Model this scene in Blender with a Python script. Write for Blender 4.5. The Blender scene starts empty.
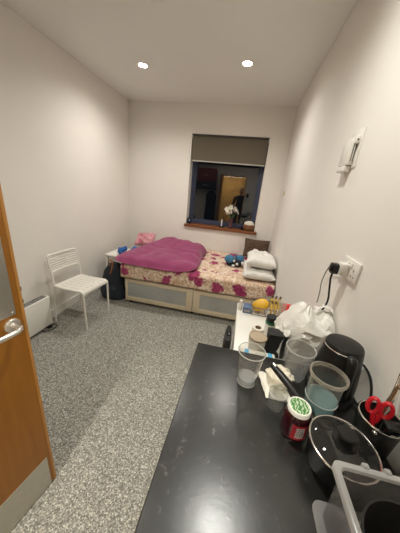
import bpy, bmesh, math, random
from mathutils import Vector, Matrix, noise
random.seed(7)
SC = bpy.context.scene
COL = SC.collection
PI = math.pi
R = math.radians

# ------------------------------------------------------------------ materials
def newmat(name):
    m = bpy.data.materials.new(name); m.use_nodes = True
    nt = m.node_tree; nt.nodes.clear()
    out = nt.nodes.new('ShaderNodeOutputMaterial')
    return m, nt, out

def mat(name, col, rough=0.5, metal=0.0, var=0.04, scale=12.0, bump=0.0, bscale=60.0, spec=0.5, sheen=0.0, stretch=None):
    m, nt, out = newmat(name)
    N = nt.nodes.new; L = nt.links.new
    p = N('ShaderNodeBsdfPrincipled'); L(p.outputs[0], out.inputs[0])
    p.inputs['Roughness'].default_value = rough; p.inputs['Metallic'].default_value = metal
    p.inputs['Specular IOR Level'].default_value = spec
    p.inputs['Sheen Weight'].default_value = sheen
    tc = N('ShaderNodeTexCoord'); mp = N('ShaderNodeMapping'); L(tc.outputs['Object'], mp.inputs[0])
    if stretch: mp.inputs['Scale'].default_value = stretch
    nz = N('ShaderNodeTexNoise'); nz.inputs['Scale'].default_value = scale; nz.inputs['Detail'].default_value = 4
    L(mp.outputs[0], nz.inputs['Vector'])
    cr = N('ShaderNodeValToRGB')
    a = [max(0, c * (1 - var * 2)) for c in col]; b = [min(1, c * (1 + var * 2)) for c in col]
    cr.color_ramp.elements[0].position = 0.3; cr.color_ramp.elements[1].position = 0.7
    cr.color_ramp.elements[0].color = (*a, 1); cr.color_ramp.elements[1].color = (*b, 1)
    L(nz.outputs[0], cr.inputs[0]); L(cr.outputs[0], p.inputs['Base Color'])
    if bump:
        n2 = N('ShaderNodeTexNoise'); n2.inputs['Scale'].default_value = bscale; n2.inputs['Detail'].default_value = 3
        L(mp.outputs[0], n2.inputs['Vector'])
        bp = N('ShaderNodeBump'); bp.inputs['Strength'].default_value = bump; bp.inputs['Distance'].default_value = 0.01
        L(n2.outputs[0], bp.inputs['Height']); L(bp.outputs[0], p.inputs['Normal'])
    return m

def clear(name, tint=(1, 1, 1), frost=0.0, gloss=1.0, ior=1.45, frostcol=(0.8, 0.8, 0.8), rough=0.03, dens=1.0):
    """thin clear plastic or glass: see-through, a fresnel reflection, some milky scatter"""
    m, nt, out = newmat(name)
    N = nt.nodes.new; L = nt.links.new
    tr = N('ShaderNodeBsdfTransparent'); tr.inputs[0].default_value = (*tint, 1)
    gl = N('ShaderNodeBsdfGlossy'); gl.inputs['Roughness'].default_value = rough
    df = N('ShaderNodeBsdfDiffuse'); df.inputs[0].default_value = (*frostcol, 1)
    tl = N('ShaderNodeBsdfTranslucent'); tl.inputs[0].default_value = (*frostcol, 1)
    m0 = N('ShaderNodeMixShader'); m0.inputs[0].default_value = 0.35
    L(df.outputs[0], m0.inputs[1]); L(tl.outputs[0], m0.inputs[2])
    lw = N('ShaderNodeLayerWeight'); lw.inputs[0].default_value = 0.35
    mm = N('ShaderNodeMath'); mm.operation = 'MULTIPLY_ADD'; mm.use_clamp = True
    L(lw.outputs['Facing'], mm.inputs[0]); mm.inputs[1].default_value = frost * 1.2; mm.inputs[2].default_value = frost
    m1 = N('ShaderNodeMixShader'); L(mm.outputs[0], m1.inputs[0])
    L(tr.outputs[0], m1.inputs[1]); L(m0.outputs[0], m1.inputs[2])
    # Schlick reflectance, the same from both sides of the thin wall
    f0 = ((ior-1)/(ior+1))**2
    lf = N('ShaderNodeLayerWeight'); lf.inputs[0].default_value = 0.5
    pw = N('ShaderNodeMath'); pw.operation = 'POWER'; L(lf.outputs['Facing'], pw.inputs[0]); pw.inputs[1].default_value = 5
    sc = N('ShaderNodeMath'); sc.operation = 'MULTIPLY_ADD'; L(pw.outputs[0], sc.inputs[0]); sc.inputs[1].default_value = 0.7*(1-f0); sc.inputs[2].default_value = f0
    mg = N('ShaderNodeMath'); mg.operation = 'MULTIPLY'; mg.use_clamp = True; L(sc.outputs[0], mg.inputs[0]); mg.inputs[1].default_value = gloss
    m2 = N('ShaderNodeMixShader'); L(mg.outputs[0], m2.inputs[0])
    L(m1.outputs[0], m2.inputs[1]); L(gl.outputs[0], m2.inputs[2])
    L(m2.outputs[0], out.inputs[0])
    return m

def carpet_mat():
    m, nt, out = newmat('carpet_flecked'); N = nt.nodes.new; L = nt.links.new
    p = N('ShaderNodeBsdfPrincipled'); p.inputs['Roughness'].default_value = 0.95; p.inputs['Specular IOR Level'].default_value = 0.1
    L(p.outputs[0], out.inputs[0])
    tc = N('ShaderNodeTexCoord')
    d = N('ShaderNodeTexNoise'); d.inputs['Scale'].default_value = 120; L(tc.outputs['Object'], d.inputs['Vector'])
    vm = N('ShaderNodeVectorMath'); vm.operation = 'MULTIPLY_ADD'; vm.inputs[1].default_value = (0.004, 0.004, 0.004)
    L(d.outputs['Color'], vm.inputs[0]); L(tc.outputs['Object'], vm.inputs[2])
    v = N('ShaderNodeTexVoronoi'); v.inputs['Scale'].default_value = 185; L(vm.outputs[0], v.inputs['Vector'])
    sp = N('ShaderNodeSeparateColor'); L(v.outputs['Color'], sp.inputs[0])
    r = N('ShaderNodeValToRGB'); e = r.color_ramp.elements
    e[0].position = 0.0; e[0].color = (0.15, 0.145, 0.13, 1); e[1].position = 1.0; e[1].color = (0.68, 0.66, 0.585, 1)
    x = e.new(0.45); x.color = (0.285, 0.275, 0.245, 1); x = e.new(0.8); x.color = (0.42, 0.405, 0.36, 1)
    L(sp.outputs[0], r.inputs[0])
    b = N('ShaderNodeTexNoise'); b.inputs['Scale'].default_value = 3.2; b.inputs['Detail'].default_value = 3
    L(tc.outputs['Object'], b.inputs['Vector'])
    r2 = N('ShaderNodeValToRGB'); r2.color_ramp.elements[0].color = (0.88, 0.88, 0.88, 1); r2.color_ramp.elements[1].color = (1, 1, 1, 1)
    L(b.outputs[0], r2.inputs[0])
    mx = N('ShaderNodeMix'); mx.data_type = 'RGBA'; mx.blend_type = 'MULTIPLY'; mx.inputs[0].default_value = 1
    L(r.outputs[0], mx.inputs[6]); L(r2.outputs[0], mx.inputs[7]); L(mx.outputs[2], p.inputs['Base Color'])
    bp = N('ShaderNodeBump'); bp.inputs['Strength'].default_value = 0.35; bp.inputs['Distance'].default_value = 0.005
    L(sp.outputs[1], bp.inputs['Height']); L(bp.outputs[0], p.inputs['Normal'])
    return m

def laminate_mat():
    m, nt, out = newmat('black_slate_laminate'); N = nt.nodes.new; L = nt.links.new
    p = N('ShaderNodeBsdfPrincipled'); L(p.outputs[0], out.inputs[0]); p.inputs['Specular IOR Level'].default_value = 0.85
    tc = N('ShaderNodeTexCoord')
    a = N('ShaderNodeTexNoise'); a.inputs['Scale'].default_value = 34; a.inputs['Detail'].default_value = 7; a.inputs['Roughness'].default_value = 0.7; a.inputs['Distortion'].default_value = 0.6
    L(tc.outputs['Object'], a.inputs['Vector'])
    r = N('ShaderNodeValToRGB'); e = r.color_ramp.elements
    e[0].position = 0.35; e[0].color = (0.006, 0.006, 0.006, 1); e[1].position = 0.74; e[1].color = (0.15, 0.147, 0.135, 1)
    x = e.new(0.60); x.color = (0.011, 0.011, 0.010, 1)
    L(a.outputs[0], r.inputs[0]); L(r.outputs[0], p.inputs['Base Color'])
    b = N('ShaderNodeTexNoise'); b.inputs['Scale'].default_value = 9; b.inputs['Detail'].default_value = 6; L(tc.outputs['Object'], b.inputs['Vector'])
    mr = N('ShaderNodeMapRange'); mr.inputs[3].default_value = 0.25; mr.inputs[4].default_value = 0.36
    L(b.outputs[0], mr.inputs[0]); L(mr.outputs[0], p.inputs['Roughness'])
    bp = N('ShaderNodeBump'); bp.inputs['Strength'].default_value = 0.10; bp.inputs['Distance'].default_value = 0.003
    L(a.outputs[0], bp.inputs['Height']); L(bp.outputs[0], p.inputs['Normal'])
    return m

def wood_mat(name, c1, c2, rough=0.4, grain=(14, 14, 0.8)):
    m, nt, out = newmat(name); N = nt.nodes.new; L = nt.links.new
    p = N('ShaderNodeBsdfPrincipled'); L(p.outputs[0], out.inputs[0]); p.inputs['Roughness'].default_value = rough
    tc = N('ShaderNodeTexCoord'); mp = N('ShaderNodeMapping'); mp.inputs['Scale'].default_value = grain
    L(tc.outputs['Object'], mp.inputs[0])
    a = N('ShaderNodeTexNoise'); a.inputs['Scale'].default_value = 4; a.inputs['Detail'].default_value = 6; a.inputs['Distortion'].default_value = 0.4
    L(mp.outputs[0], a.inputs['Vector'])
    r = N('ShaderNodeValToRGB'); e = r.color_ramp.elements
    e[0].position = 0.3; e[0].color = (*c1, 1); e[1].position = 0.72; e[1].color = (*c2, 1)
    L(a.outputs[0], r.inputs[0]); L(r.outputs[0], p.inputs['Base Color'])
    return m

def floral_mat(name, base, flower, tan, scale=5.0, cut=0.33):
    m, nt, out = newmat(name); N = nt.nodes.new; L = nt.links.new
    p = N('ShaderNodeBsdfPrincipled'); L(p.outputs[0], out.inputs[0]); p.inputs['Roughness'].default_value = 0.9
    p.inputs['Specular IOR Level'].default_value = 0.15
    tc = N('ShaderNodeTexCoord')
    d = N('ShaderNodeTexNoise'); d.inputs['Scale'].default_value = 9; d.inputs['Detail'].default_value = 3
    L(tc.outputs['Object'], d.inputs['Vector'])
    vm = N('ShaderNodeVectorMath'); vm.operation = 'MULTIPLY_ADD'; vm.inputs[1].default_value = (0.16, 0.16, 0.16)
    L(d.outputs['Color'], vm.inputs[0]); L(tc.outputs['Object'], vm.inputs[2])
    v = N('ShaderNodeTexVoronoi'); v.inputs['Scale'].default_value = scale; L(vm.outputs[0], v.inputs['Vector'])
    petal = N('ShaderNodeTexVoronoi'); petal.inputs['Scale'].default_value = scale * 4.5; L(vm.outputs[0], petal.inputs['Vector'])
    ad = N('ShaderNodeMath'); ad.operation = 'MULTIPLY_ADD'; L(petal.outputs['Distance'], ad.inputs[0]); ad.inputs[1].default_value = 0.22; L(v.outputs['Distance'], ad.inputs[2])
    rf = N('ShaderNodeValToRGB'); e = rf.color_ramp.elements
    e[0].position = cut; e[0].color = (1, 1, 1, 1); e[1].position = cut + 0.09; e[1].color = (0, 0, 0, 1)
    L(ad.outputs[0], rf.inputs[0])
    # only some cells bear a flower
    sp = N('ShaderNodeSeparateColor'); L(v.outputs['Color'], sp.inputs[0])
    gt = N('ShaderNodeMath'); gt.operation = 'GREATER_THAN'; L(sp.outputs[0], gt.inputs[0]); gt.inputs[1].default_value = 0.12
    mu = N('ShaderNodeMath'); mu.operation = 'MULTIPLY'; L(rf.outputs[0], mu.inputs[0]); L(gt.outputs[0], mu.inputs[1])
    w = N('ShaderNodeTexNoise'); w.inputs['Scale'].default_value = scale * 2.6; w.inputs['Detail'].default_value = 3; w.inputs['Distortion'].default_value = 1.6
    L(tc.outputs['Object'], w.inputs['Vector'])
    rt = N('ShaderNodeValToRGB'); e = rt.color_ramp.elements
    e[0].position = 0.42; e[0].color = (*base, 1); e[1].position = 0.62; e[1].color = (*base, 1)
    x = e.new(0.53); x.color = (*tan, 1)
    L(w.outputs[0], rt.inputs[0])
    fc = N('ShaderNodeValToRGB'); e = fc.color_ramp.elements
    e[0].color = (*[c * 0.7 for c in flower], 1); e[1].color = (*[min(1, c * 1.3 + 0.02) for c in flower], 1)
    e[0].position = 0.1; e[1].position = 0.6
    L(petal.outputs['Distance'], fc.inputs[0])
    mx = N('ShaderNodeMix'); mx.data_type = 'RGBA'
    L(mu.outputs[0], mx.inputs[0]); L(rt.outputs[0], mx.inputs[6]); L(fc.outputs[0], mx.inputs[7])
    L(mx.outputs[2], p.inputs['Base Color'])
    return m

def emit(name, col, s):
    m, nt, out = newmat(name); e = nt.nodes.new('ShaderNodeEmission')
    e.inputs[0].default_value = (*col, 1); e.inputs[1].default_value = s
    nt.links.new(e.outputs[0], out.inputs[0]); return m

def lid_mat():
    m, nt, out = newmat('green_and_white_printed_lid'); N = nt.nodes.new; L = nt.links.new
    p = N('ShaderNodeBsdfPrincipled'); L(p.outputs[0], out.inputs[0]); p.inputs['Roughness'].default_value = 0.35
    tc = N('ShaderNodeTexCoord')
    w = N('ShaderNodeTexWave'); w.inputs['Scale'].default_value = 34; w.inputs['Distortion'].default_value = 9; w.inputs['Detail'].default_value = 2; w.inputs['Detail Scale'].default_value = 2
    L(tc.outputs['Object'], w.inputs['Vector'])
    r = N('ShaderNodeValToRGB'); e = r.color_ramp.elements
    e[0].position = 0.62; e[0].color = (0.05, 0.20, 0.045, 1); e[1].position = 0.86; e[1].color = (0.55, 0.62, 0.45, 1)
    L(w.outputs[0], r.inputs[0]); L(r.outputs[0], p.inputs['Base Color'])
    return m

M = {}
M['wall'] = mat('painted_plaster', (0.84, 0.805, 0.75), 0.75, var=0.008, scale=2, bump=0.03, bscale=180, spec=0.25)
M['ceiling'] = mat('painted_ceiling', (0.85, 0.85, 0.80), 0.9, var=0.008, scale=2, spec=0.15)
M['white_trim'] = mat('white_gloss_paint', (0.78, 0.75, 0.70), 0.4, var=0.01)
M['carpet'] = carpet_mat()
M['laminate'] = laminate_mat()
M['door_wood'] = wood_mat('orange_wood_veneer', (0.28, 0.105, 0.006), (0.345, 0.135, 0.009), 0.38, (9, 9, 0.6))
M['lipping'] = wood_mat('hardwood_lipping', (0.44, 0.20, 0.04), (0.54, 0.26, 0.065), 0.4, (9, 9, 0.6))
M['sill_wood'] = wood_mat('stained_sill_wood', (0.15, 0.05, 0.015), (0.26, 0.095, 0.03), 0.4, (0.8, 14, 14))
M['oak'] = wood_mat('corridor_oak', (0.50, 0.25, 0.06), (0.68, 0.38, 0.11), 0.45, (6, 6, 0.6))
M['steel'] = mat('brushed_steel', (0.50, 0.49, 0.46), 0.30, 1.0, var=0.03, scale=40, stretch=(1, 1, 12))
M['steel_kick'] = mat('dull_steel_plate', (0.55, 0.53, 0.46), 0.45, 0.7, var=0.02, scale=30)
M['satin'] = mat('satin_aluminium', (0.72, 0.70, 0.66), 0.32, 0.9, var=0.01)
M['chrome'] = mat('polished_steel', (0.80, 0.78, 0.74), 0.14, 1.0, var=0.01)
M['white_plastic'] = mat('white_plastic', (0.80, 0.77, 0.71), 0.35, var=0.01)
M['white_powder'] = mat('white_powder_coat', (0.82, 0.79, 0.72), 0.4, var=0.01)
M['white_enamel'] = mat('white_enamel', (0.82, 0.80, 0.74), 0.35, var=0.01)
M['black_plastic'] = mat('black_plastic', (0.009, 0.009, 0.009), 0.35, var=0.05, spec=0.35)
M['black_matte'] = mat('black_matte', (0.014, 0.013, 0.012), 0.7, var=0.1)
M['black_enamel'] = mat('black_nonstick', (0.010, 0.010, 0.010), 0.4, var=0.05)
M['grille'] = mat('dark_grille', (0.05, 0.05, 0.05), 0.6)
M['blind'] = mat('taupe_blind_fabric', (0.145, 0.125, 0.092), 0.85, var=0.02, scale=150)
M['blind_rail'] = mat('pale_blind_rail', (0.5, 0.48, 0.43), 0.4)
M['frame_blue'] = mat('blue_grey_frame', (0.046, 0.058, 0.108), 0.4, var=0.03)
M['cream_wood'] = mat('cream_drawer_frame', (0.70, 0.60, 0.44), 0.5, var=0.03, scale=6, stretch=(0.6, 8, 8))
M['panel_grey'] = mat('grey_drawer_panel', (0.42, 0.43, 0.41), 0.35, var=0.06, scale=5)
M['floral'] = floral_mat('floral_sheet_print', (0.84, 0.70, 0.58), (0.30, 0.038, 0.11), (0.52, 0.31, 0.17), 5.4, 0.47)
M['pink_floral'] = floral_mat('pink_floral_print', (0.66, 0.36, 0.38), (0.5, 0.13, 0.2), (0.6, 0.25, 0.28), 9.0, 0.36)
M['duvet'] = mat('purple_duvet_cotton', (0.285, 0.054, 0.138), 0.9, var=0.05, scale=8, bump=0.25, bscale=30, sheen=0.25, spec=0.15)
M['pillow'] = mat('white_pillow_cotton', (0.80, 0.78, 0.73), 0.9, var=0.02, bump=0.2, bscale=22, spec=0.15)
M['brown_cloth'] = mat('brown_cushion_cloth', (0.115, 0.075, 0.055), 0.95, var=0.1, scale=40, bump=0.2, spec=0.1)
M['mattress'] = mat('mattress_ticking', (0.62, 0.57, 0.49), 0.9, var=0.03)
M['toy_blue'] = mat('blue_plush', (0.055, 0.19, 0.33), 0.95, var=0.15, scale=60, bump=0.4)
M['toy_dark'] = mat('dark_plush', (0.02, 0.025, 0.035), 0.95, var=0.15, scale=60, bump=0.4)
M['toy_white'] = mat('white_plush', (0.75, 0.74, 0.72), 0.95, var=0.05, scale=60, bump=0.4)
M['navy'] = mat('navy_nylon', (0.016, 0.022, 0.034), 0.75, var=0.15, scale=10, bump=0.4, bscale=18)
M['leather'] = mat('tan_leather', (0.28, 0.12, 0.05), 0.5, var=0.1)
M['bright_blue'] = mat('bright_blue_plastic', (0.01, 0.12, 0.42), 0.4, var=0.1, bump=0.3, bscale=30)
M['sky_blue'] = mat('sky_blue_print', (0.10, 0.46, 0.72), 0.4)
M['pack_blue'] = mat('blue_carton_print', (0.10, 0.15, 0.27), 0.4, var=0.1)
M['kraft'] = mat('kraft_card', (0.47, 0.37, 0.26), 0.8, var=0.05)
M['paper'] = mat('white_paper', (0.80, 0.76, 0.68), 0.9, var=0.02, bump=0.2)
M['cream_paper'] = mat('cream_paper', (0.76, 0.70, 0.56), 0.85, var=0.05, bump=0.3, bscale=40)
M['bag'] = mat('white_polythene', (0.82, 0.80, 0.74), 0.38, var=0.02, bump=0.4, bscale=40)
M['mango'] = mat('ripe_mango_skin', (0.74, 0.42, 0.03), 0.45, var=0.12, scale=12)
M['banana'] = mat('banana_skin', (0.62, 0.40, 0.06), 0.5, var=0.2, scale=22)
M['banana_brown'] = mat('browned_banana_end', (0.09, 0.05, 0.02), 0.7, var=0.2)
M['red'] = mat('red_plastic', (0.52, 0.012, 0.022), 0.35, var=0.05)
M['red_pack'] = mat('red_printed_film', (0.75, 0.06, 0.05), 0.4, var=0.1)
M['green'] = mat('green_plastic', (0.02, 0.18, 0.08), 0.4, var=0.1)
M['sauce'] = mat('dark_red_sauce', (0.028, 0.003, 0.005), 0.2, var=0.2, scale=20)
M['label_red'] = mat('red_jar_label', (0.26, 0.012, 0.02), 0.5, var=0.05)
M['label_white'] = mat('pale_barcode_patch', (0.42, 0.36, 0.33), 0.6, var=0.05)
M['label_ink'] = mat('black_label_ink', (0.02, 0.02, 0.02), 0.6)
M['lid_print'] = lid_mat()
M['water_blue'] = clear('blue_cloudy_water', (0.55, 0.80, 0.85), 0.34, 0.6, 1.33, (0.42, 0.60, 0.62))
M['water'] = clear('water_highlights', (0.90, 0.92, 0.92), 0.30, 1.0, 1.33)  # milky scatter stands in for the bright refraction highlights in the cup
M['cup'] = clear('clear_cup_plastic', (0.96, 0.96, 0.95), 0.03, 1.6, 1.45, (0.85, 0.84, 0.8))
M['cup_rim'] = clear('clear_rim_plastic', (0.9, 0.9, 0.88), 0.5, 1.5, 1.5, (0.85, 0.84, 0.8))
M['pitcher'] = clear('hazy_clear_plastic', (0.90, 0.90, 0.90), 0.10, 1.2, 1.45, (0.8, 0.8, 0.78))
M['tub'] = clear('clear_tub_plastic', (0.95, 0.95, 0.93), 0.035, 1.2, 1.45, (0.8, 0.78, 0.72))
M['tub_rim'] = clear('frosted_tub_rim', (0.85, 0.82, 0.76), 0.22, 1.2, 1.45, (0.72, 0.67, 0.58))
M['glass'] = clear('drinking_glass', (0.94, 0.95, 0.94), 0.03, 1.6, 1.5)
M['lid_glass'] = clear('tinted_lid_glass', (0.62, 0.62, 0.60), 0.03, 1.2, 1.5, (0.4, 0.4, 0.38))
M['box'] = clear('milky_box_plastic', (0.88, 0.88, 0.88), 0.07, 0.9, 1.45, (0.78, 0.77, 0.75), 0.12)
M['box_rim'] = clear('milky_box_rim', (0.85, 0.85, 0.85), 0.42, 0.9, 1.45, (0.76, 0.75, 0.73), 0.15)
M['pane'] = clear('double_glazed_pane', (0.80, 0.82, 0.82), 0.0, 2.7, 1.45, rough=0.0)
M['film'] = clear('clear_film', (0.9, 0.9, 0.88), 0.22, 1.5, 1.45, (0.8, 0.78, 0.74))
M['vase'] = clear('pink_glass', (0.55, 0.30, 0.36), 0.35, 1.2, 1.5, (0.32, 0.14, 0.18))
M['petal'] = mat('white_petals', (0.80, 0.76, 0.66), 0.8, var=0.05)
M['petal_heart'] = mat('yellow_flower_heart', (0.6, 0.42, 0.08), 0.8)
M['leaf'] = mat('green_leaves', (0.05, 0.10, 0.03), 0.6, var=0.2)
M['wicker'] = mat('brown_wicker', (0.22, 0.10, 0.04), 0.7, var=0.25, scale=60, bump=0.6, bscale=80)
M['wax'] = mat('white_wax', (0.80, 0.77, 0.70), 0.5)
M['dark_blue_glass'] = mat('dark_blue_glaze', (0.012, 0.022, 0.05), 0.15, var=0.1)
M['yellow'] = mat('yellow_plastic', (0.55, 0.45, 0.10), 0.5)
M['cable_grey'] = mat('grey_cable', (0.11, 0.105, 0.10), 0.5)
M['skin'] = mat('skin', (0.42, 0.24, 0.16), 0.55, var=0.05)
M['dark_clothes'] = mat('black_clothing', (0.012, 0.012, 0.014), 0.85, var=0.2, scale=20)
M['hair'] = mat('black_hair', (0.01, 0.008, 0.007), 0.5, var=0.2)
M['case_red'] = mat('dark_red_case', (0.22, 0.03, 0.03), 0.5, var=0.1)
M['case_dark'] = mat('dark_case', (0.02, 0.03, 0.035), 0.5, var=0.1)
M['wire'] = mat('grey_wire', (0.20, 0.19, 0.175), 0.4, 0.6)
M['tongs_reflection'] = wood_mat('tongs_reflection_brown', (0.09, 0.05, 0.025), (0.15, 0.09, 0.045), 0.5)  # reflection on the tongs arm, put into the rod's brown colour
M['beige'] = mat('beige_plastic', (0.55, 0.42, 0.30), 0.5)
M['emit'] = emit('downlight_glow', (1.0, 0.90, 0.74), 60.0)

# ------------------------------------------------------------------ mesh helpers
def BM(): return bmesh.new()

def link(name, bm, m, parent=None, smooth=True, ang=35):
    bmesh.ops.recalc_face_normals(bm, faces=bm.faces)
    me = bpy.data.meshes.new(name); bm.to_mesh(me); bm.free()
    mats = m if isinstance(m, (list, tuple)) else [m]
    for x in mats: me.materials.append(M[x] if isinstance(x, str) else x)
    if smooth:
        for p in me.polygons: p.use_smooth = True
        me.set_sharp_from_angle(angle=R(ang))
    o = bpy.data.objects.new(name, me); COL.objects.link(o)
    if parent is not None: o.parent = parent
    return o

def tag(o, label=None, cat=None, group=None, kind=None):
    if label: o['label'] = label
    if cat: o['category'] = cat
    if group: o['group'] = group
    if kind: o['kind'] = kind
    return o

def thing(name, loc, label, cat, rz=0, group=None, kind=None):
    o = bpy.data.objects.new(name, None); COL.objects.link(o)
    o.empty_display_size = 0.05
    o.location = loc; o.rotation_euler = (0, 0, rz)
    return tag(o, label, cat, group, kind)

def box(bm, x0, x1, y0, y1, z0, z1, bev=0.0, seg=2, mtx=None):
    vs = [bm.verts.new(p) for p in ((x0,y0,z0),(x1,y0,z0),(x1,y1,z0),(x0,y1,z0),(x0,y0,z1),(x1,y0,z1),(x1,y1,z1),(x0,y1,z1))]
    fs = [bm.faces.new([vs[i] for i in f]) for f in ((0,3,2,1),(4,5,6,7),(0,1,5,4),(1,2,6,5),(2,3,7,6),(3,0,4,7))]
    if mtx is not None: bmesh.ops.transform(bm, matrix=mtx, verts=vs)
    if bev > 0:
        es = list({e for f in fs for e in f.edges})
        bmesh.ops.bevel(bm, geom=es, offset=bev, segments=seg, affect='EDGES', profile=0.5)
    return bm

def lathe(bm, prof, n=40, mtx=None, mi=0, close=False):
    """prof: list of (r,z); r==0 ends get a pole"""
    rings = []
    for (r, z) in prof:
        if r <= 1e-6: rings.append([bm.verts.new((0, 0, z))])
        else: rings.append([bm.verts.new((r*math.cos(2*PI*i/n), r*math.sin(2*PI*i/n), z)) for i in range(n)])
    pairs = list(zip(rings[:-1], rings[1:]))
    if close: pairs.append((rings[-1], rings[0]))
    for a, b in pairs:
        for i in range(n):
            j = (i+1) % n
            if len(a) == 1 and len(b) == 1: continue
            if len(a) == 1: f = bm.faces.new((a[0], b[i], b[j]))
            elif len(b) == 1: f = bm.faces.new((a[i], a[j], b[0]))
            else: f = bm.faces.new((a[i], a[j], b[j], b[i]))
            f.material_index = mi
    if mtx is not None: bmesh.ops.transform(bm, matrix=mtx, verts=[v for r in rings for v in r])
    return bm

def smooth_path(pts, n=8):
    """Catmull-Rom through pts"""
    P = [Vector(p) for p in pts]
    if len(P) < 3: return P
    out = []
    for i in range(len(P)-1):
        p0 = P[max(i-1, 0)]; p1 = P[i]; p2 = P[i+1]; p3 = P[min(i+2, len(P)-1)]
        for k in range(n):
            t = k/n
            out.append(0.5*((2*p1) + (p2-p0)*t + (2*p0-5*p1+4*p2-p3)*t*t + (3*p1-p0-3*p2+p3)*t**3))
    out.append(P[-1]); return out

def tube(bm, pts, r, n=10, smooth=0, closed=False, sx=1.0, up=None, mi=0):
    """round (or oval: sx) tube along pts; r a number or a list"""
    P = smooth_path(pts, smooth) if smooth else [Vector(p) for p in pts]
    if closed and smooth:
        q = list(pts); q = [q[-1]] + q + [q[0], q[1]]
        full = smooth_path(q, smooth); P = full[smooth:-smooth-1]
    K = len(P)
    if isinstance(r, (int, float)): rs = [r]*K
    else:
        rs = []
        for i in range(K):
            t = i/(K-1)*(len(r)-1); a = int(min(t, len(r)-2)); rs.append(r[a]+(r[a+1]-r[a])*(t-a))
    rings = []; nrm = None
    for i in range(K):
        if closed: d = (P[(i+1) % K]-P[i-1])
        else: d = P[min(i+1, K-1)]-P[max(i-1, 0)]
        d.normalize()
        if nrm is None:
            u = Vector(up) if up else (Vector((0,0,1)) if abs(d.z) < 0.9 else Vector((1,0,0)))
            nrm = (u - d*u.dot(d)).normalized()
        else: nrm = (nrm - d*nrm.dot(d)).normalized()
        bn = d.cross(nrm)
        rings.append([bm.verts.new(P[i] + nrm*rs[i]*math.cos(2*PI*k/n) + bn*rs[i]*sx*math.sin(2*PI*k/n)) for k in range(n)])
    rng = range(K) if closed else range(K-1)
    for i in rng:
        a = rings[i]; b = rings[(i+1) % K]
        for k in range(n):
            f = bm.faces.new((a[k], a[(k+1) % n], b[(k+1) % n], b[k])); f.material_index = mi
    if not closed:
        bm.faces.new(rings[0]).material_index = mi; bm.faces.new(rings[-1][::-1]).material_index = mi
    return bm

def ell(bm, c, s, nu=20, nv=12, rot=None, lump=0.0, seed=0.0, mi=0, freq=3.0):
    start = len(bm.verts)
    vs = []
    g = bmesh.ops.create_uvsphere(bm, u_segments=nu, v_segments=nv, radius=1.0)
    vs = g['verts']
    for v in vs:
        k = 1.0 + lump*noise.noise(v.co*freq + Vector((seed, seed*2, -seed)))
        v.co = Vector((v.co.x*s[0]*k, v.co.y*s[1]*k, v.co.z*s[2]*k))
    if rot is not None: bmesh.ops.transform(bm, matrix=rot, verts=vs)
    bmesh.ops.translate(bm, vec=Vector(c), verts=vs)
    for f in {f for v in vs for f in v.link_faces}: f.material_index = mi
    return vs

def plate(bm, pts, t, axis=2):
    """extrude polygon (list of 3D pts, planar) along axis vector t"""
    a = [bm.verts.new(p) for p in pts]; b = [bm.verts.new(Vector(p)+Vector(t)) for p in pts]
    n = len(pts); bm.faces.new(a); bm.faces.new(b[::-1])
    for i in range(n): bm.faces.new((a[i], b[i], b[(i+1) % n], a[(i+1) % n]))
    return bm

def rrect(w, h, r, n=5):
    out = []
    for cx, cy, a0 in ((w/2-r, h/2-r, 0), (-w/2+r, h/2-r, 90), (-w/2+r, -h/2+r, 180), (w/2-r, -h/2+r, 270)):
        for k in range(n+1):
            a = R(a0+90*k/n); out.append((cx+r*math.cos(a), cy+r*math.sin(a)))
    return out

def pillow_mesh(bm, w, d, h, seed=0.0, res=28, crease=0.02, pinch=0.08, flat=0.5):
    """closed stuffed pillow centred on origin; flat: share of the height below the seam"""
    top = {}; bot = {}
    for i in range(res+1):
        for j in range(res+1):
            u = -1+2*i/res; v = -1+2*j/res
            k = 1-pinch*(u*u*v*v) + pinch*0.0
            px = u*w/2*(1-pinch*(1-abs(v))*abs(u)**3*0.6); py = v*d/2*(1-pinch*(1-abs(u))*abs(v)**3*0.6)
            e = max(0.0, (1-u**4)*(1-v**4))**0.45
            n = noise.noise(Vector((u*2.3+seed, v*2.1-seed, seed)))*crease + noise.noise(Vector((u*6+seed, v*5, seed*3)))*crease*0.5
            zt = h*(1-flat)*e + n*e; zb = -h*flat*e
            edge = i in (0, res) or j in (0, res)
            vt = bm.verts.new((px, py, zt)); top[i, j] = vt
            bot[i, j] = vt if edge else bm.verts.new((px, py, zb))
    for i in range(res):
        for j in range(res):
            bm.faces.new((top[i,j], top[i+1,j], top[i+1,j+1], top[i,j+1]))
            bm.faces.new((bot[i,j], bot[i,j+1], bot[i+1,j+1], bot[i+1,j]))
    return bm

def struct(name, bm, m, parent=None, smooth=False):
    o = link(name, bm, m, parent, smooth); o['kind'] = 'structure'; return o

def T(x, y, z, rx=0, ry=0, rz=0):
    from mathutils import Euler
    return Matrix.Translation((x, y, z)) @ Euler((rx, ry, rz)).to_matrix().to_4x4()

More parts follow.
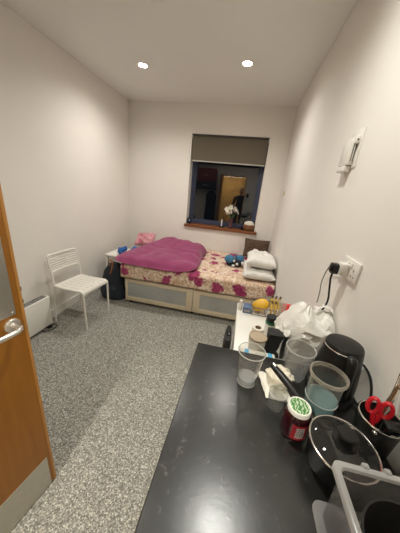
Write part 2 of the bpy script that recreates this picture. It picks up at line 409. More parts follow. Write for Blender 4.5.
# ------------------------------------------------------------------ room shell
XL, XR, YB, ZC = -2.0, 0.478, 3.70, 2.728
YF0, YF1 = -0.25, -0.37           # front wall, room side and corridor side
DX0, DX1, DZ = -0.955, -0.13, 2.06   # doorway
WX0, WX1, WZ0, WZ1 = -0.955, 0.192, 0.985, 2.335   # window opening
CY = -1.75                         # far side of the corridor
struct('floor', box(BM(), -2.4, 0.9, CY-0.1, YB, -0.08, 0), 'carpet')
struct('ceiling', box(BM(), -2.4, 0.9, CY-0.1, YB+0.32, ZC, ZC+0.1), 'ceiling')
struct('wall_left', box(BM(), XL-0.12, XL, YF1, YB+0.32, 0, ZC), 'wall')
struct('wall_right', box(BM(), XR, XR+0.12, YF1, YB+0.32, 0, ZC), 'wall')
b = BM()
box(b, XL, WX0, YB, YB+0.32, 0, ZC); box(b, WX1, XR, YB, YB+0.32, 0, ZC)
box(b, WX0, WX1, YB, YB+0.32, 0, WZ0-0.04); box(b, WX0, WX1, YB, YB+0.32, WZ1, ZC)
struct('wall_back', b, 'wall')
b = BM()
box(b, XL, DX0-0.03, YF1, YF0, 0, ZC); box(b, DX1+0.03, XR, YF1, YF0, 0, ZC)
box(b, DX0-0.03, DX1+0.03, YF1, YF0, DZ+0.03, ZC)
struct('wall_front', b, 'wall')
b = BM()
box(b, -2.4, 0.9, CY-0.1, CY, 0, ZC); box(b, -2.4, -2.3, CY, YF1, 0, ZC); box(b, 0.8, 0.9, CY, YF1, 0, ZC)
struct('wall_corridor', b, 'wall')
# door lining
b = BM()
box(b, DX0-0.03, DX0, YF1-0.01, YF0+0.01, 0, DZ+0.03); box(b, DX1, DX1+0.03, YF1-0.01, YF0+0.01, 0, DZ+0.03)
box(b, DX0, DX1, YF1-0.01, YF0+0.01, DZ, DZ+0.03)
struct('trim_1', b, 'lipping')
# baseboards
struct('baseboard_left', box(BM(), XL, XL+0.016, YF0, YB, 0, 0.10, 0.004), 'white_trim')
struct('baseboard_back', box(BM(), XL+0.016, XR, YB-0.016, YB, 0, 0.10, 0.004), 'white_trim')
struct('baseboard_right', box(BM(), XR-0.016, XR, 1.40, YB-0.016, 0, 0.10, 0.004), 'white_trim')

# ------------------------------------------------------------------ window
win = thing('window_1', ((WX0+WX1)/2, YB+0.1, WZ0), 'dark night window with blue-grey frame above the bed', 'window', kind='structure')
def local(o, bm):  # shift world-built mesh into the thing's frame
    bmesh.ops.transform(bm, matrix=o.matrix_basis.inverted(), verts=bm.verts); return bm
FW = 0.052
b = BM()
y0, y1 = YB+0.17, YB+0.24
box(b, WX0, WX0+FW, y0, y1, WZ0, WZ1, 0.004); box(b, WX1-FW, WX1, y0, y1, WZ0, WZ1, 0.004)
box(b, WX0+FW, WX1-FW, y0, y1, WZ0, WZ0+FW, 0.004); box(b, WX0+FW, WX1-FW, y0, y1, WZ1-FW, WZ1, 0.004)
# inner bead step
z1 = 0.02
box(b, WX0+FW, WX0+FW+z1, y0+0.02, y1, WZ0+FW, WZ1-FW); box(b, WX1-FW-z1, WX1-FW, y0+0.02, y1, WZ0+FW, WZ1-FW)
box(b, WX0+FW, WX1-FW, y0+0.02, y1, WZ0+FW, WZ0+FW+z1)
link('window_frame', local(win, b), 'frame_blue', win, False)
b = box(BM(), WX0+FW+z1, WX1-FW-z1, y0+0.035, y0+0.041, WZ0+FW+z1, WZ1-FW)
link('window_pane', local(win, b), 'pane', win, False)
b = box(BM(), WX0-0.022, WX1+0.042, YB-0.04, YB+0.17, WZ0-0.045, WZ0, 0.006)
struct('trim_2', b, 'sill_wood', smooth=True)
bpy.data.objects['trim_2']['label'] = 'stained wooden window sill board above the bed'
# roller blind
bl = thing('roller_blind', ((WX0+WX1)/2, YB+0.03, WZ1), 'taupe roller blind drawn a third down the night window', 'blind')
zb = 1.975
b = box(BM(), WX0+0.012, WX1-0.014, YB+0.028, YB+0.031, zb, WZ1-0.02)
link('blind_fabric', local(bl, b), 'blind', bl, False)
b = lathe(BM(), [(0, -0.568), (0.022, -0.568), (0.022, 0.568), (0, 0.568)], 20, T((WX0+WX1)/2, YB+0.055, WZ1-0.03, 0, PI/2, 0))
link('roller', local(bl, b), 'blind', bl)
b = box(BM(), WX0+0.003, WX1-0.003, YB+0.004, YB+0.03, WZ1-0.022, WZ1-0.002, 0.003)
link('head_rail', local(bl, b), 'grille', bl)
b = box(BM(), WX0+0.012, WX1-0.014, YB+0.022, YB+0.036, zb-0.018, zb, 0.004)
link('bottom_rail', local(bl, b), 'blind_rail', bl)
for x in (WX0+0.004, WX1-0.012):
    b = BM(); box(b, x, x+0.008, YB+0.004, YB+0.06, WZ1-0.06, WZ1-0.002, 0.002)
    link('bracket', local(bl, b), 'white_plastic', bl)

# ------------------------------------------------------------------ open door
dang = math.atan2(0.145, 0.82)     # leaf leans slightly off the room axis
door = thing('door_1', (-0.785-0.135, 0.62-0.815, 0.006), 'open orange wood veneer door with steel plates and lever handle at left edge', 'door', kind='structure')
W_ = math.hypot(0.135, 0.815)
door.rotation_euler = (0, 0, math.atan2(0.815, 0.135))   # local +x runs along the leaf to the free edge, local -y faces camera side
DH = 2.04
b = BM(); box(b, 0, W_-0.012, 0, 0.044, 0, DH, 0.001, 1)
link('door_leaf', b, 'door_wood', door, False)
b = BM(); box(b, W_-0.012, W_, 0, 0.044, 0, DH, 0.002)
link('edge_lipping', b, 'lipping', door, False)
b = BM(); box(b, 0.03, W_-0.028, -0.002, 0, 0.002, 0.205, 0.0008, 1)
link('kick_plate', b, 'steel_kick', door, False)
b = BM(); box(b, W_-0.185, W_-0.032, -0.002, 0, 1.035, 1.46, 0.0008, 1)
pp = link('push_plate', b, 'steel', door, False)
b = BM()
for x in (W_-0.175, W_-0.042):
    for z in (1.047, 1.448): lathe(b, [(0, 0), (0.005, 0), (0.004, 0.0022), (0, 0.003)], 12, T(x, -0.002, z, PI/2))
link('screw', b, 'chrome', pp)
HX = W_-0.052
b = lathe(BM(), [(0, 0), (0.027, 0), (0.027, 0.006), (0.024, 0.009), (0.012, 0.010), (0.011, 0.014), (0, 0.014)], 32, T(HX, 0, 0.997, PI/2))
link('handle_rose', b, 'satin', door)
b = tube(BM(), [(HX, -0.008, 0.997), (HX, -0.030, 0.997), (HX-0.002, -0.045, 0.997), (HX-0.014, -0.056, 0.997), (HX-0.035, -0.058, 0.997), (HX-0.08, -0.058, 0.997), (HX-0.125, -0.058, 0.997)], 0.0098, 14, 6)
link('lever_handle', b, 'satin', door)
b = BM(); box(b, W_-0.03, W_-0.018, -0.0015, 0, 0.955, 0.978, 0.0006, 1, T(0, 0, 0))
link('keyhole_cover', b, 'white_plastic', door, False)
b = BM()
for z in (1.062, 1.115): box(b, W_-0.001, W_+0.006, 0.006, 0.016, z, z+0.018, 0.002)
link('latch_bolt', b, 'black_matte', door)

# corridor door opposite, seen mirrored in the window
d2 = thing('door_2', (-0.62, CY, 0), 'pale oak door across the corridor, mirrored in the night window', 'door', kind='structure')
b = box(BM(), -0.45, 0.45, 0, 0.045, 0.006, 2.05, 0.002, 1)
link('door_leaf', b, 'oak', d2, False)
b = BM()
box(b, -0.52, -0.455, 0, 0.06, 0, 2.12); box(b, 0.455, 0.52, 0, 0.06, 0, 2.12); box(b, -0.455, 0.455, 0, 0.06, 2.055, 2.12)
link('door_frame', b, 'oak', d2, False)
b = tube(BM(), [(-0.38, 0.045, 1.0), (-0.38, 0.09, 1.0), (-0.37, 0.10, 1.0), (-0.26, 0.10, 1.0)], 0.009, 10)
link('door_handle', b, 'satin', d2)

# ------------------------------------------------------------------ lights
def downlight(x, y, label):
    t = thing('downlight', (x, y, ZC), label, 'ceiling light', group='recessed ceiling downlights')
    b = lathe(BM(), [(0.042, 0.0), (0.056, 0.0), (0.056, -0.004), (0.050, -0.007), (0.043, -0.004)], 32, close=True)
    link('bezel', b, 'white_enamel', t)
    b = lathe(BM(), [(0, -0.0035), (0.042, -0.0035), (0.042, -0.001), (0, -0.001)], 24)
    link('lens', b, 'emit', t)
    return t
def spot(x, y, z, w, size=156, blend=1.0, col=(1.0, 0.965, 0.90), r=0.035):
    l = bpy.data.lights.new('downlight_beam', 'SPOT'); l.energy = w; l.spot_size = R(size); l.spot_blend = blend
    l.color = col; l.shadow_soft_size = r
    o = bpy.data.objects.new('downlight_beam', l); COL.objects.link(o); o.location = (x, y, z)
    return o
LP = [(-1.283, 2.70, 'left of the two lit downlights seen in the ceiling'), (-0.191, 2.66, 'right of the two lit downlights seen in the ceiling'),
      (-1.283, 0.93, 'lit downlight in the ceiling above the white chair side of the room'), (-0.12, 0.93, 'lit downlight in the ceiling above the black worktop')]
EN = [58, 47, 14, 64]
for (x, y, lab), w in zip(LP, EN):
    downlight(x, y, lab); spot(x, y, ZC-0.02, w, col=(1.0, 0.965, 0.90) if y > 2 else (0.985, 0.985, 0.91))
downlight(-0.74, -1.0, 'lit downlight in the corridor ceiling behind the doorway'); spot(-0.74, -1.0, ZC-0.02, 340, 165, r=0.11, col=(1.0, 0.97, 0.85))
# smoke detector on ceiling
t = thing('smoke_detector', (-0.79, 1.84, ZC), 'small round smoke detector on ceiling at the top edge', 'smoke detector')
link('base', lathe(BM(), [(0, 0), (0.05, 0), (0.05, -0.012), (0.044, -0.014), (0, -0.014)], 32), 'white_enamel', t)
link('sensor_dome', lathe(BM(), [(0.036, -0.014), (0.036, -0.03), (0.028, -0.038), (0, -0.04)], 32), 'white_enamel', t)

# ------------------------------------------------------------------ right wall fittings
t = thing('wall_control', (XR, 1.345, 1.79), 'white boxy heating control mounted high on the right wall', 'wall control')
b = BM(); box(b, -0.006, 0, -0.075, 0.06, -0.075, 0.095, 0.002); link('back_plate', b, 'white_plastic', t)
b = BM(); box(b, -0.034, -0.006, -0.045, 0.058, -0.062, 0.055, 0.004); hs = link('housing', b, 'white_plastic', t)
b = BM(); box(b, -0.040, -0.006, -0.035, 0.05, -0.092, -0.066, 0.004); link('lower_cover', b, 'white_plastic', t)
b = BM()
for k in range(2): box(b, -0.012-k*0.010, -0.009-k*0.010, -0.0465, -0.044, -0.045, 0.035)
link('vent_slot', b, 'grille', t, False)
b = BM(); box(b, -0.026, -0.006, -0.062, -0.046, 0.030, 0.062, 0.003); bt = link('button', b, 'white_plastic', t)
link('indicator', lathe(BM(), [(0, 0.0), (0.004, 0.0), (0.003, 0.002), (0, 0.0025)], 12, T(-0.016, -0.062, 0.046, PI/2)), 'grille', bt)

sk = thing('wall_socket', (XR, 1.0, 1.288), 'white double wall socket above the kettle', 'wall socket')
b = BM(); box(b, -0.010, 0, -0.0745, 0.0745, -0.044, 0.044, 0.004); link('face_plate', b, 'white_plastic', sk)
b = BM()
for yy in (-0.016, 0.016): box(b, -0.0145, -0.010, yy-0.006, yy+0.006, 0.010, 0.030, 0.002)
link('rocker_switch', b, 'white_plastic', sk)
b = BM()
for (yy, zz, h, w) in ((-0.040, 0.006, 0.010, 0.005), (-0.051, -0.020, 0.004, 0.008), (-0.029, -0.020, 0.004, 0.008)): box(b, -0.0108, -0.0098, yy-w/2, yy+w/2, zz-h/2, zz+h/2)
link('pin_hole', b, 'grille', sk, False)
t = thing('plug_adaptor', (XR-0.010, 1.018, 1.283), 'white plug-in charger block in the wall socket', 'adaptor')
b = BM(); box(b, -0.034, 0, -0.024, 0.024, -0.026, 0.026, 0.005); link('adaptor_body', b, 'white_plastic', t)
t = thing('black_plug', (XR-0.0445, 1.030, 1.276), 'black moulded plug and hanging black lead at the socket', 'plug')
b = BM(); pillow = rrect(0.044, 0.046, 0.012)
plate(b, [(0, y, z) for y, z in pillow], (-0.022, 0, 0)); box(b, -0.030, -0.018, -0.012, 0.012, -0.014, 0.014, 0.004)
link('plug_body', b, 'black_plastic', t)
b = tube(BM(), [(-0.012, 0.0, -0.022), (-0.012, 0.002, -0.05), (-0.004, 0.002, -0.10), (0.004, 0.002, -0.15), (0.004, 0.01, -0.19), (0.0, 0.02, -0.22)], 0.0042, 10, 8)
link('power_lead', b, 'black_plastic', t)
t = thing('grey_charging_cable', (XR-0.024, 1.044, 1.276), 'thin grey cable looping from charger block at the wall socket', 'cable')
b = tube(BM(), [(0, 0, 0.0), (0.0, 0.032, 0.002), (0, 0.06, -0.005), (0, 0.115, -0.028), (0.004, 0.155, -0.075), (0.0, 0.16, -0.13), (0.0, 0.145, -0.19), (-0.005, 0.13, -0.24)], 0.0027, 8, 8)
link('cable_run', b, 'cable_grey', t)
b = tube(BM(), [(0, 0.0, 0), (0, 0.034, 0.0015)], 0.0062, 10); link('cable_connector', b, 'cable_grey', t)
b = BM(); box(b, XR-0.006, XR, 3.29, 3.335, 1.575, 1.63, 0.002)
tag(link('wall_tag', b, 'yellow'), 'tiny yellow tag on right wall near the window corner', 'tag')

# ------------------------------------------------------------------ heater
t = thing('panel_heater', (-1.91, 1.40, 0), 'white low panel heater on the left wall behind the door', 'heater')
b = BM(); box(b, -0.03, 0.05, -0.40, 0.345, 0.035, 0.358, 0.006); link('casing', b, 'white_enamel', t)
b = BM()
for k in range(4): box(b, -0.022+k*0.016, -0.014+k*0.016, -0.385, 0.33, 0.357, 0.3605)
link('top_grille', b, 'grille', t, False)
for yy in (-0.30, 0.30):
    b = BM(); box(b, -0.035, 0.065, yy-0.02, yy+0.02, 0, 0.036, 0.005); link('foot', b, 'black_plastic', t)
b = BM(); box(b, -0.012, 0.03, 0.345, 0.352, 0.20, 0.30, 0.003); link('control_cap', b, 'white_plastic', t)
b = tube(BM(), [(0.045, 0.20, 0.036), (0.065, 0.22, 0.006), (0.10, 0.29, 0.006), (0.085, 0.35, 0.006), (0.04, 0.36, 0.006), (0.0, 0.33, 0.006)], 0.0045, 8, 6)
link('power_cord', b, 'black_plastic', t)

# ------------------------------------------------------------------ chair
ch = thing('metal_chair', (-1.69, 1.99, 0), 'white slatted metal chair standing against the left wall', 'chair', R(-4))
SW = 0.188; tr = 0.0105
def seat_mesh():
    b = BM()
    # perforated pressed seat: slats running front to back with cross bands
    prof = [(-0.155, 0.452), (-0.10, 0.444), (0.0, 0.441), (0.10, 0.447), (0.165, 0.452), (0.198, 0.446), (0.212, 0.430), (0.214, 0.412)]
    P = smooth_path([(x, 0, z) for x, z in prof], 4)
    n = 7; w = 2*SW/n
    for k in range(n):
        y0 = -SW+k*w+0.003; y1 = y0+w-0.006
        prev = None
        for p in P:
            q = [b.verts.new((p.x, y0, p.z)), b.verts.new((p.x, y1, p.z)), b.verts.new((p.x, y1, p.z-0.003)), b.verts.new((p.x, y0, p.z-0.003))]
            if prev:
                for i in range(4): b.faces.new((prev[i], prev[(i+1) % 4], q[(i+1) % 4], q[i]))
            else: b.faces.new(q)
            prev = q
        b.faces.new(prev[::-1])
    for (i0, i1) in ((0, 3), (13, 15), (len(P)-9, len(P)-1)):
        prev = None
        for p in P[i0:i1+1]:
            q = [b.verts.new((p.x, -SW, p.z+0.0005)), b.verts.new((p.x, SW, p.z+0.0005)), b.verts.new((p.x, SW, p.z-0.0035)), b.verts.new((p.x, -SW, p.z-0.0035))]
            if prev:
                for i in range(4): b.faces.new((prev[i], prev[(i+1) % 4], q[(i+1) % 4], q[i]))
            else: b.faces.new(q)
            prev = q
        b.faces.new(prev[::-1])
    return b
link('seat', seat_mesh(), 'white_powder', ch)
b = BM()
for s in (-1, 1): tube(b, [(-0.155, s*SW, 0.448), (-0.05, s*SW, 0.440), (0.08, s*SW, 0.441), (0.18, s*SW, 0.446)], tr, 10, 5)
tube(b, [(0.185, -SW, 0.435), (0.205, -SW+0.02, 0.425), (0.205, SW-0.02, 0.425), (0.185, SW, 0.435)], 0.008, 8)
tube(b, [(-0.158, -SW, 0.44), (-0.158, SW, 0.44)], 0.008, 8)
link('seat_frame', b, 'white_powder', ch)
for s in (-1, 1):
    b = tube(BM(), [(0.178, s*SW, 0.446), (0.206, s*SW, 0.432), (0.214, s*SW, 0.40), (0.216, s*(SW-0.002), 0.2), (0.218, s*(SW-0.004), 0.0)], tr, 10, 5)
    link('leg', b, 'white_powder', ch)
for s in (-1, 1):
    b = tube(BM(), [(-0.150, s*SW, 0.45), (-0.172, s*SW, 0.25), (-0.196, s*(SW-0.002), 0.0)], tr, 10, 5)
    link('leg', b, 'white_powder', ch)
b = tube(BM(), [(-0.150, -SW, 0.44), (-0.163, -SW, 0.58), (-0.185, -SW, 0.70), (-0.194, -SW+0.005, 0.745), (-0.200, -SW+0.03, 0.768), (-0.201, 0, 0.772), (-0.200, SW-0.03, 0.768), (-0.194, SW-0.005, 0.745), (-0.185, SW, 0.70), (-0.163, SW, 0.58), (-0.150, SW, 0.44)], tr, 10, 6)
link('back_frame', b, 'white_powder', ch)
b = BM()
for k in range(6):
    z = 0.622+k*0.0245; x = -0.166-(z-0.59)*0.19
    tube(b, [(x, -SW, z), (x-0.012, -SW*0.5, z), (x-0.016, 0, z), (x-0.012, SW*0.5, z), (x, SW, z)], 0.0085, 8, 4, sx=0.5, up=(0, 0, 1))
z = 0.592; x = -0.166
tube(b, [(x, -SW, z), (x-0.012, -SW*0.5, z+0.004), (x-0.016, 0, z+0.006), (x-0.012, SW*0.5, z+0.004), (x, SW, z)], 0.014, 8, 4, sx=0.5, up=(0, 0, 1))
link('back_slats', b, 'white_powder', ch)

# ------------------------------------------------------------------ bed
BX0, BX1, BY0, BY1 = -1.41, 0.455, 2.475, 3.68
bed = thing('divan_bed', ((BX0+BX1)/2, (BY0+BY1)/2, 0), 'low cream divan bed base with two grey-panelled front drawers', 'bed')
b = BM(); box(b, BX0, BX1, BY0+0.024, BY1, 0.04, 0.365, 0.004); link('base', local(bed, b), 'cream_wood', bed)
for (x0, x1, m0, m1) in ((BX0, -0.484, 0.032, 0.085), (-0.478, BX1, 0.085, 0.032)):
    b = BM(); z0, zt = 0.045, 0.362; pz0, pz1 = 0.105, 0.305
    box(b, x0, x0+m0, BY0, BY0+0.024, z0, zt, 0.002); box(b, x1-m1, x1, BY0, BY0+0.024, z0, zt, 0.002)
    box(b, x0+m0, x1-m1, BY0, BY0+0.024, z0, pz0, 0.002); box(b, x0+m0, x1-m1, BY0, BY0+0.024, pz1, zt, 0.002)
    dr = link('drawer', local(bed, b), 'cream_wood', bed)
    b = box(BM(), x0+m0, x1-m1, BY0+0.010, BY0+0.0245, pz0, pz1)
    link('drawer_panel', local(bed, b), 'panel_grey', dr, False)
for x in (BX0+0.05, -0.48, BX1-0.05):
    for y in (BY0+0.06, BY1-0.06):
        b = BM(); lathe(b, [(0, 0), (0.022, 0), (0.022, 0.03), (0.026, 0.042), (0, 0.042)], 16, T(x, y, 0)); link('foot', local(bed, b), 'black_plastic', bed)

MX0, MX1, MY0, MY1, MZ0, MZ1 = -1.455, 0.465, 2.455, 3.69, 0.368, 0.575
b = BM(); box(b, MX0+0.012, MX1-0.002, MY0+0.014, MY1, MZ0, MZ1-0.012, 0.03, 3)
tag(link('mattress', b, 'mattress'), 'pale mattress on the divan, bare side showing under the pillows', 'mattress')
# fitted floral sheet: draped skin over the mattress with a wavy lower hem on front and left
def sheet():
    b = BM(); nx, ny, nh = 110, 50, 10
    X = [MX0+(MX1-MX0)*i/nx for i in range(nx+1)]
    Y = [MY0+(MY1-MY0)*j/ny for j in range(ny+1)]
    rad = 0.035
    def topz(x, y):
        z = MZ1 + 0.004*noise.noise(Vector((x*4, y*4, 0))) + 0.003*noise.noise(Vector((x*11, y*9, 3)))
        return z
    def hem(s): return 0.388 + 0.012*noise.noise(Vector((s*5, 1.3, 0)))+0.006*noise.noise(Vector((s*17, 4, 0))) + (0.085*max(0, (s-0.24)/0.22) if s > 0.24 else 0)
    top = {}
    for i, x in enumerate(X):
        for j, y in enumerate(Y):
            dx = max(0, MX0+rad-x); dy = max(0, MY0+rad-y); d = min(rad, math.hypot(dx, dy))
            z = topz(x, y) - (rad-math.sqrt(max(0, rad*rad-d*d)))*0.8
            top[i, j] = b.verts.new((x, y, z))
    for i in range(nx):
        for j in range(ny): b.faces.new((top[i,j], top[i+1,j], top[i+1,j+1], top[i,j+1]))
    def skirt(ring, outward, par):
        prev = ring
        for k in range(1, nh+1):
            t = k/nh; cur = []
            for v, s in zip(ring, par):
                zh = hem(s); z = v.co.z+(zh-v.co.z)*t
                wv = 0.006*noise.noise(Vector((s*9, t*2, 7)))*t + 0.003*math.sin(s*40)*t
                cur.append(b.verts.new((v.co.x+outward[0]*(0.004*t+wv), v.co.y+outward[1]*(0.004*t+wv), z)))
            for a in range(len(ring)-1): b.faces.new((prev[a], prev[a+1], cur[a+1], cur[a]))
            prev = cur
    skirt([top[i, 0] for i in range(nx+1)], (0, -1), X)
    skirt([top[0, j] for j in range(ny, -1, -1)], (-1, 0), [-5-y for y in reversed(Y)])
    return b
so = link('fitted_sheet', sheet(), 'floral', None, True, 60)
tag(so, 'cream and magenta floral fitted sheet covering the mattress', 'bed sheet')
m_ = so.modifiers.new('thick', 'SOLIDIFY'); m_.thickness = 0.003; m_.offset = 0

# duvet: folded purple heap
def duvet():
    b = BM(); nx, ny = 80, 64
    def corner(u, v):
        # bilinear outline with a soft ragged edge; front edge hangs just over the mattress front
        fl = Vector((-1.545, 2.425)); fr = Vector((-0.53, 2.43)); br = Vector((-0.46, 3.42)); bk = Vector((-1.30, 3.60))
        p = fl*(1-u)*(1-v)+fr*u*(1-v)+br*u*v+bk*(1-u)*v
        p.x += 0.035*math.sin(v*5.5+0.6)*(u-0.5)*2 + 0.02*noise.noise(Vector((u*3, v*3, 1)))
        p.y += 0.020*math.sin(u*7+1)*(1-v) + 0.02*noise.noise(Vector((u*3, v*3, 9)))
        p.x -= 0.07*math.sin(PI*min(1, v*1.1))*(1-u)**2
        return p
    top = {}; bot = {}
    for i in range(nx+1):
        for j in range(ny+1):
            u = i/nx; v = j/ny
            # round plan corners
            uu = 2*u-1; vv = 2*v-1
            su = uu*math.sqrt(1-0.5*vv*vv*abs(vv)**10*0.18); sv = vv*math.sqrt(1-0.5*uu*uu*abs(uu)**10*0.18)
            p = corner((su+1)/2, (sv+1)/2)
            e = max(0.0, (1-abs(uu)**7)*(1-abs(vv)**6))**0.5
            base = MZ1+0.006
            over = max(0, min(1, (2.475-p.y)/0.05)); base -= 0.035*over
            th = 0.095 + 0.145*max(0, v-0.25) + 0.03*math.exp(-((v-0.84)/0.12)**2)*math.exp(-((u-0.35)/0.35)**2)
            # a fold line across and pillowy quilting
            wr = 0.026*noise.noise(Vector((p.x*3.2, p.y*3.2, 2))) + 0.015*noise.noise(Vector((p.x*9+p.y*3, p.y*8, 5))) + 0.005*noise.noise(Vector((p.x*20, p.y*17, 5)))
            fold = -0.022*math.exp(-((v-0.46-0.05*math.sin(u*3.0))/0.035)**2)*(0.3+0.7*u)
            fold += -0.018*math.exp(-((u-0.50-0.16*(v-0.5))/0.04)**2)*max(0, v-0.45)*2
            zt = base + (th+wr+fold)*e
            edge = i in (0, nx) or j in (0, ny)
            ze = base+0.036
            if edge: zt = ze
            else: zt = max(zt, base+0.01)
            vt = b.verts.new((p.x, p.y, zt if not edge else ze)); top[i, j] = vt
            zb = ze-(ze-base)*min(1, e*1.6)
            bot[i, j] = vt if edge else b.verts.new((p.x, p.y, zb))
    for i in range(nx):
        for j in range(ny):
            b.faces.new((top[i,j], top[i+1,j], top[i+1,j+1], top[i,j+1]))
            b.faces.new((bot[i,j], bot[i,j+1], bot[i+1,j+1], bot[i+1,j]))
    return b
tag(link('duvet', duvet(), 'duvet', None, True, 80), 'purple duvet heaped on the left half of the bed', 'duvet')

def soft(name, m, w, d, h, mtx, label, cat, seed, group=None, crease=0.02, pinch=0.1, flat=0.5):
    b = pillow_mesh(BM(), w, d, h, seed, crease=crease, pinch=pinch, flat=flat)
    o = link(name, b, m, None, True, 70); o.matrix_world = mtx
    return tag(o, label, cat, group)
soft('bed_pillow', 'pillow', 0.385, 0.60, 0.125, T(0.272, 2.80, 0.642, 0, 0, R(1)), 'white pillow lying on the sheet, under the other white pillow', 'pillow', 1.3, 'white pillows', 0.022)
soft('bed_pillow', 'pillow', 0.355, 0.56, 0.14, T(0.288, 2.83, 0.778, R(-2), R(1), R(-2)), 'white pillow on top of the other white pillow', 'pillow', 4.7, 'white pillows', 0.03)
soft('brown_cushion', 'brown_cloth', 0.39, 0.30, 0.09, T(0.262, 3.555, 0.742, R(70), 0, R(-2)), 'brown cushion standing against the back wall behind pillows', 'cushion', 2.2)
soft('pink_cushion', 'pink_floral', 0.31, 0.27, 0.11, T(-1.535, 3.36, 0.690, R(28), R(-4), R(8)), 'pink floral cushion propped behind the purple duvet', 'cushion', 6.1, None, 0.05)

# plush toy
pt = thing('plush_toy', (-0.035, 3.0, 0.578), 'blue plush toy with dark and white patches on the bed', 'soft toy')
b = BM(); ell(b, (0.03, 0.0, 0.055), (0.075, 0.06, 0.055), lump=0.1, seed=1); ell(b, (-0.065, 0.02, 0.045), (0.06, 0.055, 0.045), lump=0.1, seed=3)
link('body', b, 'toy_dark', pt)
b = BM(); ell(b, (-0.075, 0.0, 0.095), (0.072, 0.065, 0.055), lump=0.12, seed=5); ell(b, (0.062, 0.045, 0.105), (0.062, 0.065, 0.055), lump=0.12, seed=8)
link('head', b, 'toy_blue', pt)
for c, s in (((0.035, -0.062, 0.052), (0.018, 0.014, 0.02)), ((0.105, -0.01, 0.06), (0.022, 0.03, 0.025)), ((-0.01, -0.05, 0.09), (0.016, 0.016, 0.018)), ((-0.012, -0.06, 0.022), (0.022, 0.02, 0.02))):
    b = BM(); ell(b, c, s, 12, 8, seed=2); link('patch', b, 'toy_white', pt)
b = BM(); ell(b, (0.0, 0.01, 0.14), (0.014, 0.014, 0.03), 12, 8)
link('ear', b, 'toy_blue', pt)

# ------------------------------------------------------------------ bedside table and bag
t = thing('bedside_table', (-1.69, 2.93, 0), 'small white bedside table in the corner beside the bed', 'table')
b = BM(); box(b, -0.17, 0.17, -0.215, 0.215, 0.535, 0.560, 0.004); link('tabletop', b, 'white_enamel', t)
for sx in (-1, 1):
    for sy in (-1, 1):
        b = BM(); box(b, sx*0.145-0.018, sx*0.145+0.018, sy*0.19-0.018, sy*0.19+0.018, 0, 0.535, 0.003); link('leg', b, 'white_enamel', t)
b = BM(); box(b, -0.155, 0.155, -0.20, 0.20, 0.16, 0.175, 0.002); link('shelf', b, 'white_enamel', t)
b = BM(); ell(b, (-1.64, 2.79, 0.615), (0.052, 0.05, 0.05), 18, 12, lump=0.5, seed=3); ell(b, (-1.60, 2.83, 0.645), (0.03, 0.03, 0.035), 12, 8, lump=0.6, seed=9)
zm = min(v.co.z for v in b.verts); bmesh.ops.translate(b, vec=(0, 0, 0.5605-zm), verts=b.verts)
tag(link('crumpled_bag', b, 'bright_blue'), 'bright blue crumpled plastic bag on the bedside table corner', 'bag')
b = BM(); tube(b, [(-1.60, 3.02, 0.580), (-1.57, 3.03, 0.61), (-1.545, 3.04, 0.620), (-1.535, 3.05, 0.590)], [0.02, 0.026, 0.026, 0.016], 12, 5, sx=1.6)
o = tag(link('blue_wrapper', b, 'bright_blue'), 'smaller bright blue plastic piece next to the duvet edge', 'plastic')

bp = thing('backpack', (-1.645, 2.565, 0), 'dark navy backpack with tan strap slumped beside the bed', 'backpack')
def sack(b, levels, seed, n=26, lump=0.10):
    """stack of super-elliptic rings: (z, cx, cy, rx, ry)"""
    rings = []
    for (z, cx, cy, rx, ry) in levels:
        ring = []
        for k in range(n):
            a = 2*PI*k/n; c = math.cos(a); s = math.sin(a)
            q = 1+lump*noise.noise(Vector((c*1.5+seed, s*1.5, z*7+seed)))+lump*0.5*noise.noise(Vector((c*4, s*4+seed, z*16)))
            e = 0.75
            ring.append(b.verts.new((cx+rx*q*math.copysign(abs(c)**e, c), cy+ry*q*math.copysign(abs(s)**e, s), z)))
        rings.append(ring)
    for r0, r1 in zip(rings[:-1], rings[1:]):
        for k in range(n): b.faces.new((r0[k], r0[(k+1) % n], r1[(k+1) % n], r1[k]))
    b.faces.new(rings[0][::-1]); b.faces.new(rings[-1])
    return b
b = sack(BM(), [(0.0, 0, 0, 0.13, 0.085), (0.02, 0, 0, 0.165, 0.105), (0.10, 0.0, 0, 0.172, 0.112), (0.20, 0.0, 0.0, 0.16, 0.105), (0.30, 0.005, 0.005, 0.15, 0.10), (0.40, 0.02, 0.01, 0.125, 0.085), (0.48, 0.03, 0.015, 0.09, 0.06), (0.515, 0.03, 0.015, 0.05, 0.03)], 2.0)
link('bag_body', b, 'navy', bp)
b = sack(BM(), [(0.05, 0.01, -0.095, 0.10, 0.03), (0.08, 0.01, -0.10, 0.115, 0.045), (0.18, 0.01, -0.098, 0.11, 0.042), (0.22, 0.01, -0.088, 0.08, 0.02)], 5.0, 20)
link('front_pocket', b, 'navy', bp)
b = tube(BM(), [(-0.02, -0.03, 0.47), (-0.025, -0.05, 0.53), (0.01, -0.055, 0.57), (0.04, -0.06, 0.53), (0.045, -0.085, 0.46), (0.03, -0.105, 0.39)], 0.014, 10, 6, sx=0.35, up=(0, -1, 0))
link('strap', b, 'leather', bp)

